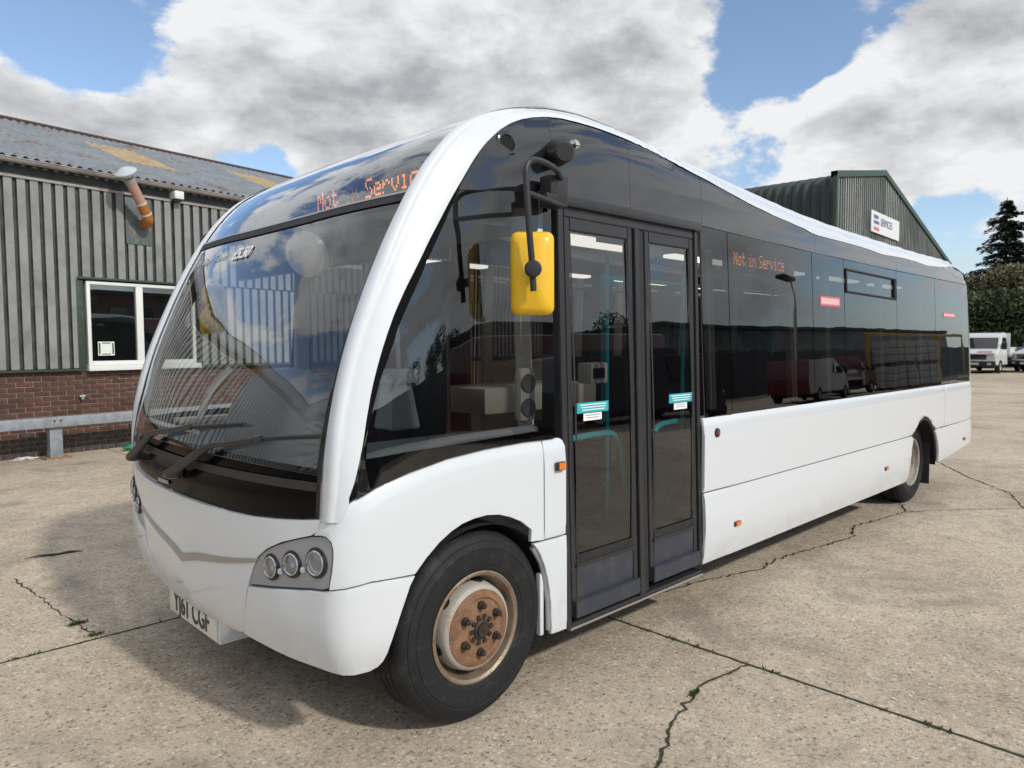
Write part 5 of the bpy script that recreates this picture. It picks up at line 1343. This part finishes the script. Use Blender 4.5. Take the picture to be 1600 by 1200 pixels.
def van(name, loc, az, paint, label, cat, tipper=False, group=None, length=5.4, h=2.35, pink=False):
    """front at local x = 0, body runs to +x"""
    M4 = Matrix.Translation(loc) @ Matrix.Rotation(az, 4, 'Z'); t = root(name, loc, label, cat, group)
    ins = lambda z: max(0, z-1.15)*.11; 
    cabx = 2.15 if tipper else length
    pr = [(.02, .42), (0, .80), (.06, 1.02), (.62, 1.22), (1.22, h-.28), (1.45, h-.12), (1.9, h-.04), (cabx-.1, h-.04), (cabx, h-.2), (cabx, .42)]
    b = obj('body', prism(pr, .98, M4, ins), paint, t, 40)
    def pb(nm, a, c, m, par=b, bev=.01):
        bm = bmesh.new(); box_bm(bm, Vector([(a[i]+c[i])/2 for i in range(3)]), [abs(c[i]-a[i]) for i in range(3)], None, bev); bmesh.ops.transform(bm, matrix=M4, verts=bm.verts); return obj(nm, bm, m, par, 35)
    def quad(nm, P, m, par=b):
        return obj(nm, from_py([M4 @ Vector(p) for p in P], [tuple(range(len(P)))]), m, par, 0)
    e = .012
    zt = h-.30; 
    quad('windscreen', [(.66-e, -.88, 1.27), (.66-e, .88, 1.27), (1.20-e, .78, zt), (1.20-e, -.78, zt)], 'window_dark')
    for s in (-1, 1):
        quad('side_window', [(.95, s*(.985-ins(1.28)+e), 1.28), (1.95, s*(.985-ins(1.28)+e), 1.25), (1.95, s*(.985-ins(zt)+e), zt), (1.35, s*(.985-ins(zt)+e), zt)], 'window_dark')
        pb('headlight', (-.012, s*.62, .86), (.22, s*.93, 1.04), 'lamp_glass', bev=.03)
        pb('wing_mirror', (.80, s*1.02, 1.22), (.95, s*1.22, 1.55), 'black_plastic', bev=.03)
        for xw in (.85, (length-1.0)):
            c = M4 @ Vector((xw, s*.90, .34)); wl = lathe('wheel', [(.20, -.10), (.30, -.10), (.34, -.07), (.34, .07), (.30, .10), (.20, .10)], axis_m(c, M4.to_3x3() @ Vector((0, 1, 0))), 'tyre_rubber', t, 24, True)
            lathe('rim', [(.20, .08), (.16, .05), (0, .06)], axis_m(c, M4.to_3x3() @ Vector((0, s, 0))), 'galv', wl, 16)
    pb('bumper', (-.05, -.97, .34), (.30, .97, .62), 'black_plastic', bev=.05)
    pb('grille', (-.022, -.58, .70), (.05, .58, .98), 'black_gloss', bev=.03)
    pb('number_plate', (-.062, -.26, .44), (-.052, .26, .55), 'plate_yellowwhite', bev=0)
    pb('fog_lamp', (-.058, -.80, .44), (-.045, -.62, .54), 'lamp_glass'); pb('fog_lamp', (-.058, .62, .44), (-.045, .80, .54), 'lamp_glass')
    pb('underside', (.3, -.85, .26), (length-.2, .85, .44), 'under_black')
    if pink: quad('bonnet_print', [(.17, -.75, 1.075), (.17, -.1, 1.075), (.34, -.1, 1.135), (.34, -.75, 1.135)], 'pink_print')
    if tipper:
        pb('tipper_bed', (2.30, -1.02, .80), (length, 1.02, .92), 'galv'); pb('headboard', (2.30, -1.02, .92), (2.36, 1.02, 2.05), paint)
        for s in (-1, 1): pb('bed_side', (2.36, s*.98, .92), (length, s*1.02, 1.32), paint)
    return t
VLOC = (40.6, 7.80, 0)
van('tipper_truck', VLOC, R(-2), 'van_white', 'white tipper cab with black grille parked by the far hedge behind the bus', 'truck', True, h=2.12, pink=True)
van('panel_van', (43.0, 6.05, 0), R(-40), 'van_white', 'white panel van cut off by the right edge of the photo beyond the tipper', 'van', False, h=2.45)
# the open door of that van, and its amber marker
# ---- what stands behind the photographer and shows in the bus's glass
van('dark_van', (17.0, -9.3, 0), R(-165), 'van_dark', 'dark blue van reflected in the first saloon window behind the door', 'van', False, h=2.3)
van('red_van', (34.0, -12.5, 0), R(175), 'van_red', 'red van reflected low in the middle saloon windows', 'van', False, h=1.95)
van('red_pickup', (40.5, -13.5, 0), R(178), 'van_red', 'red pickup reflected beside the pallets of stacked boxes', 'pickup', True, h=1.8)
mb = root('maroon_bus', (14, -13, 0), 'maroon bus reflected in the glass of the entrance door', 'bus')
body = span('body', (11.5, -15.4, .35), (21.0, -13.0, 3.1), 'van_maroon', mb, .15)
for k in range(6): span('window', (12.0+1.5*k, -12.998, 1.5), (13.4+1.5*k, -12.98, 2.5), 'window_dark', body, .005)
for x in (13.2, 18.8): lathe('wheel', [(.26, -.12), (.42, -.12), (.46, -.08), (.46, .08), (.42, .12), (.26, .12), (0, .06)], axis_m((x, -13.05, .46), (0, 1, 0)), 'tyre_rubber', mb, 24)
lp = root('street_lamp', (36.4, -15, 0), 'street lamp on a tall pole reflected in the long saloon window', 'street lamp')
tube('pole', [(36.4, -15, 0), (36.4, -15, 3.4), (36.35, -15, 5.6), (36.1, -15, 6.3)], [.09, .07, .05, .045], 'gutter_grey', lp, 10)
bm = bmesh.new(); box_bm(bm, Vector((35.6, -15, 6.42)), (1.3, .5, .22), Matrix.Rotation(R(6), 4, 'Y'), .08); obj('lamp_head', bm, 'black_plastic', lp)
ps = None
for i in range(4):
    for j in range(2):
        t = root('pallet_stack', (42+2.1*i, -12.2, 1.36*j), PALLET_L[i*2+j], 'pallet', 'pallets of pale boxes reflected in the rear saloon windows')
        x0 = 42+2.1*i; z0 = 1.42*j
        for q in range(3): span('pallet_slat', (x0-.9, -12.9+.5*q, z0), (x0+.9, -12.7+.5*q, z0+.13), 'brick_e', t)
        for a in range(4):
            for c in range(3): span('box', (x0-.88+.45*a, -12.85, z0+.14+.41*c), (x0-.46+.45*a, -11.75, z0+.53+.41*c), 'box_dull', t, .02)
rk = root('yellow_rack', (47, -12.5, 0), 'yellow steel rack reflected above the pallets in the rear windows', 'rack')
span('beam', (40.5, -13.0, 3.15), (60, -12.8, 3.33), 'rack_yellow', rk)
for x in (40.6, 47, 53.5, 59.9): span('upright', (x-.06, -13.0, 0), (x+.06, -12.8, 3.15), 'rack_yellow', rk)
wh = root('grey_warehouse', (70, -30, 0), 'long low grey warehouse reflected in the rear saloon windows', 'building')
span('wall', (46, -42, 0), (120, -30, 5.6), 'shed_grey', wh); span('roof', (45.6, -42.4, 5.604), (120.4, -29.6, 5.9), 'shed_groove', wh)
for k in range(12): span('door_panel', (48+6*k, -30, .0), (51.5+6*k, -29.9, 3.6), 'trim_green', wh)
fw = root('boundary_wall', (30, -21, 0), 'dark boarded fence reflected below the skyline in the saloon windows', 'fence')
for k in range(46): span('fence_panel', (2+2.4*k, -21.1, 0), (4.36+2.4*k, -21, 2.9), 'room_dark' if k % 3 else 'shed_groove', fw)
hs_ = root('brick_house', (31, -31, 0), 'brown flat roofed house reflected in the cab side glass', 'house')
span('wall', (27.5, -38, 0), (35, -31, 5.6), 'brick_c', hs_); span('roof', (27.2, -38.3, 5.604), (35.3, -30.7, 5.85), 'shed_groove', hs_)
for k in range(3): span('window', (28.4+2.2*k, -31, 3.4), (29.8+2.2*k, -30.95, 4.6), 'window_dark', hs_)
leaf_mat('leaf_green', (.035, .055, .020), (.060, .080, .030))
for k, (x, y, h) in enumerate(((11, -23, 4.3), (15.5, -24, 5.6), (17.6, -23.5, 5.0), (22, -25, 4.6), (44, -34, 7.5), (52, -38, 8))):
    t = root('tree', (x, y, 0), TREE_L[k], 'tree', 'trees reflected in the glazing of the bus')
    tube('trunk', [(x, y, 0), (x+.1, y, h*.45), (x, y, h*.8)], [.16, .11, .04], 'bark', t, 7)
    obj('crown', clumps([((x+rv.uniform(-.9, .9), y+rv.uniform(-.9, .9), h*rv.uniform(.42, .9)), (.75, .75, .7)) for _ in range(9)], 1600, .13, 70+k), 'leaf_green', t, 0)
# shed facing the front of the bus
sh = root('facing_shed', (-19, 6, 0), 'long corrugated shed reflected in the lower windscreen', 'shed')
for k in range(26):
    V, F, MI = [], [], []; y0 = -14+1.5*k
    pts = []
    for j in range(5): a = y0+.3*j; pts += [(a, 0), (a+.09, 0), (a+.13, .05), (a+.26, .05)]
    pts.append((y0+1.49, 0))
    for (y, d) in pts:
        for z in (0, 3.5): V.append((-19+d, y, z))
    for j in range(len(pts)-1): F.append((2*j, 2*j+2, 2*j+3, 2*j+1)); MI.append(0 if j % 4 == 2 else 1)
    obj('cladding_sheet', from_py(V, F, MI), ['shed_grey', 'shed_dull'], sh, 0)
V = [(-18.9, -14.4, 3.5), (-18.9, 25.4, 3.5), (-25, 25.4, 5.4), (-25, -14.4, 5.4)]; obj('roof', from_py(V, [(0, 1, 2, 3)]), 'roof_sheet', sh, 0)
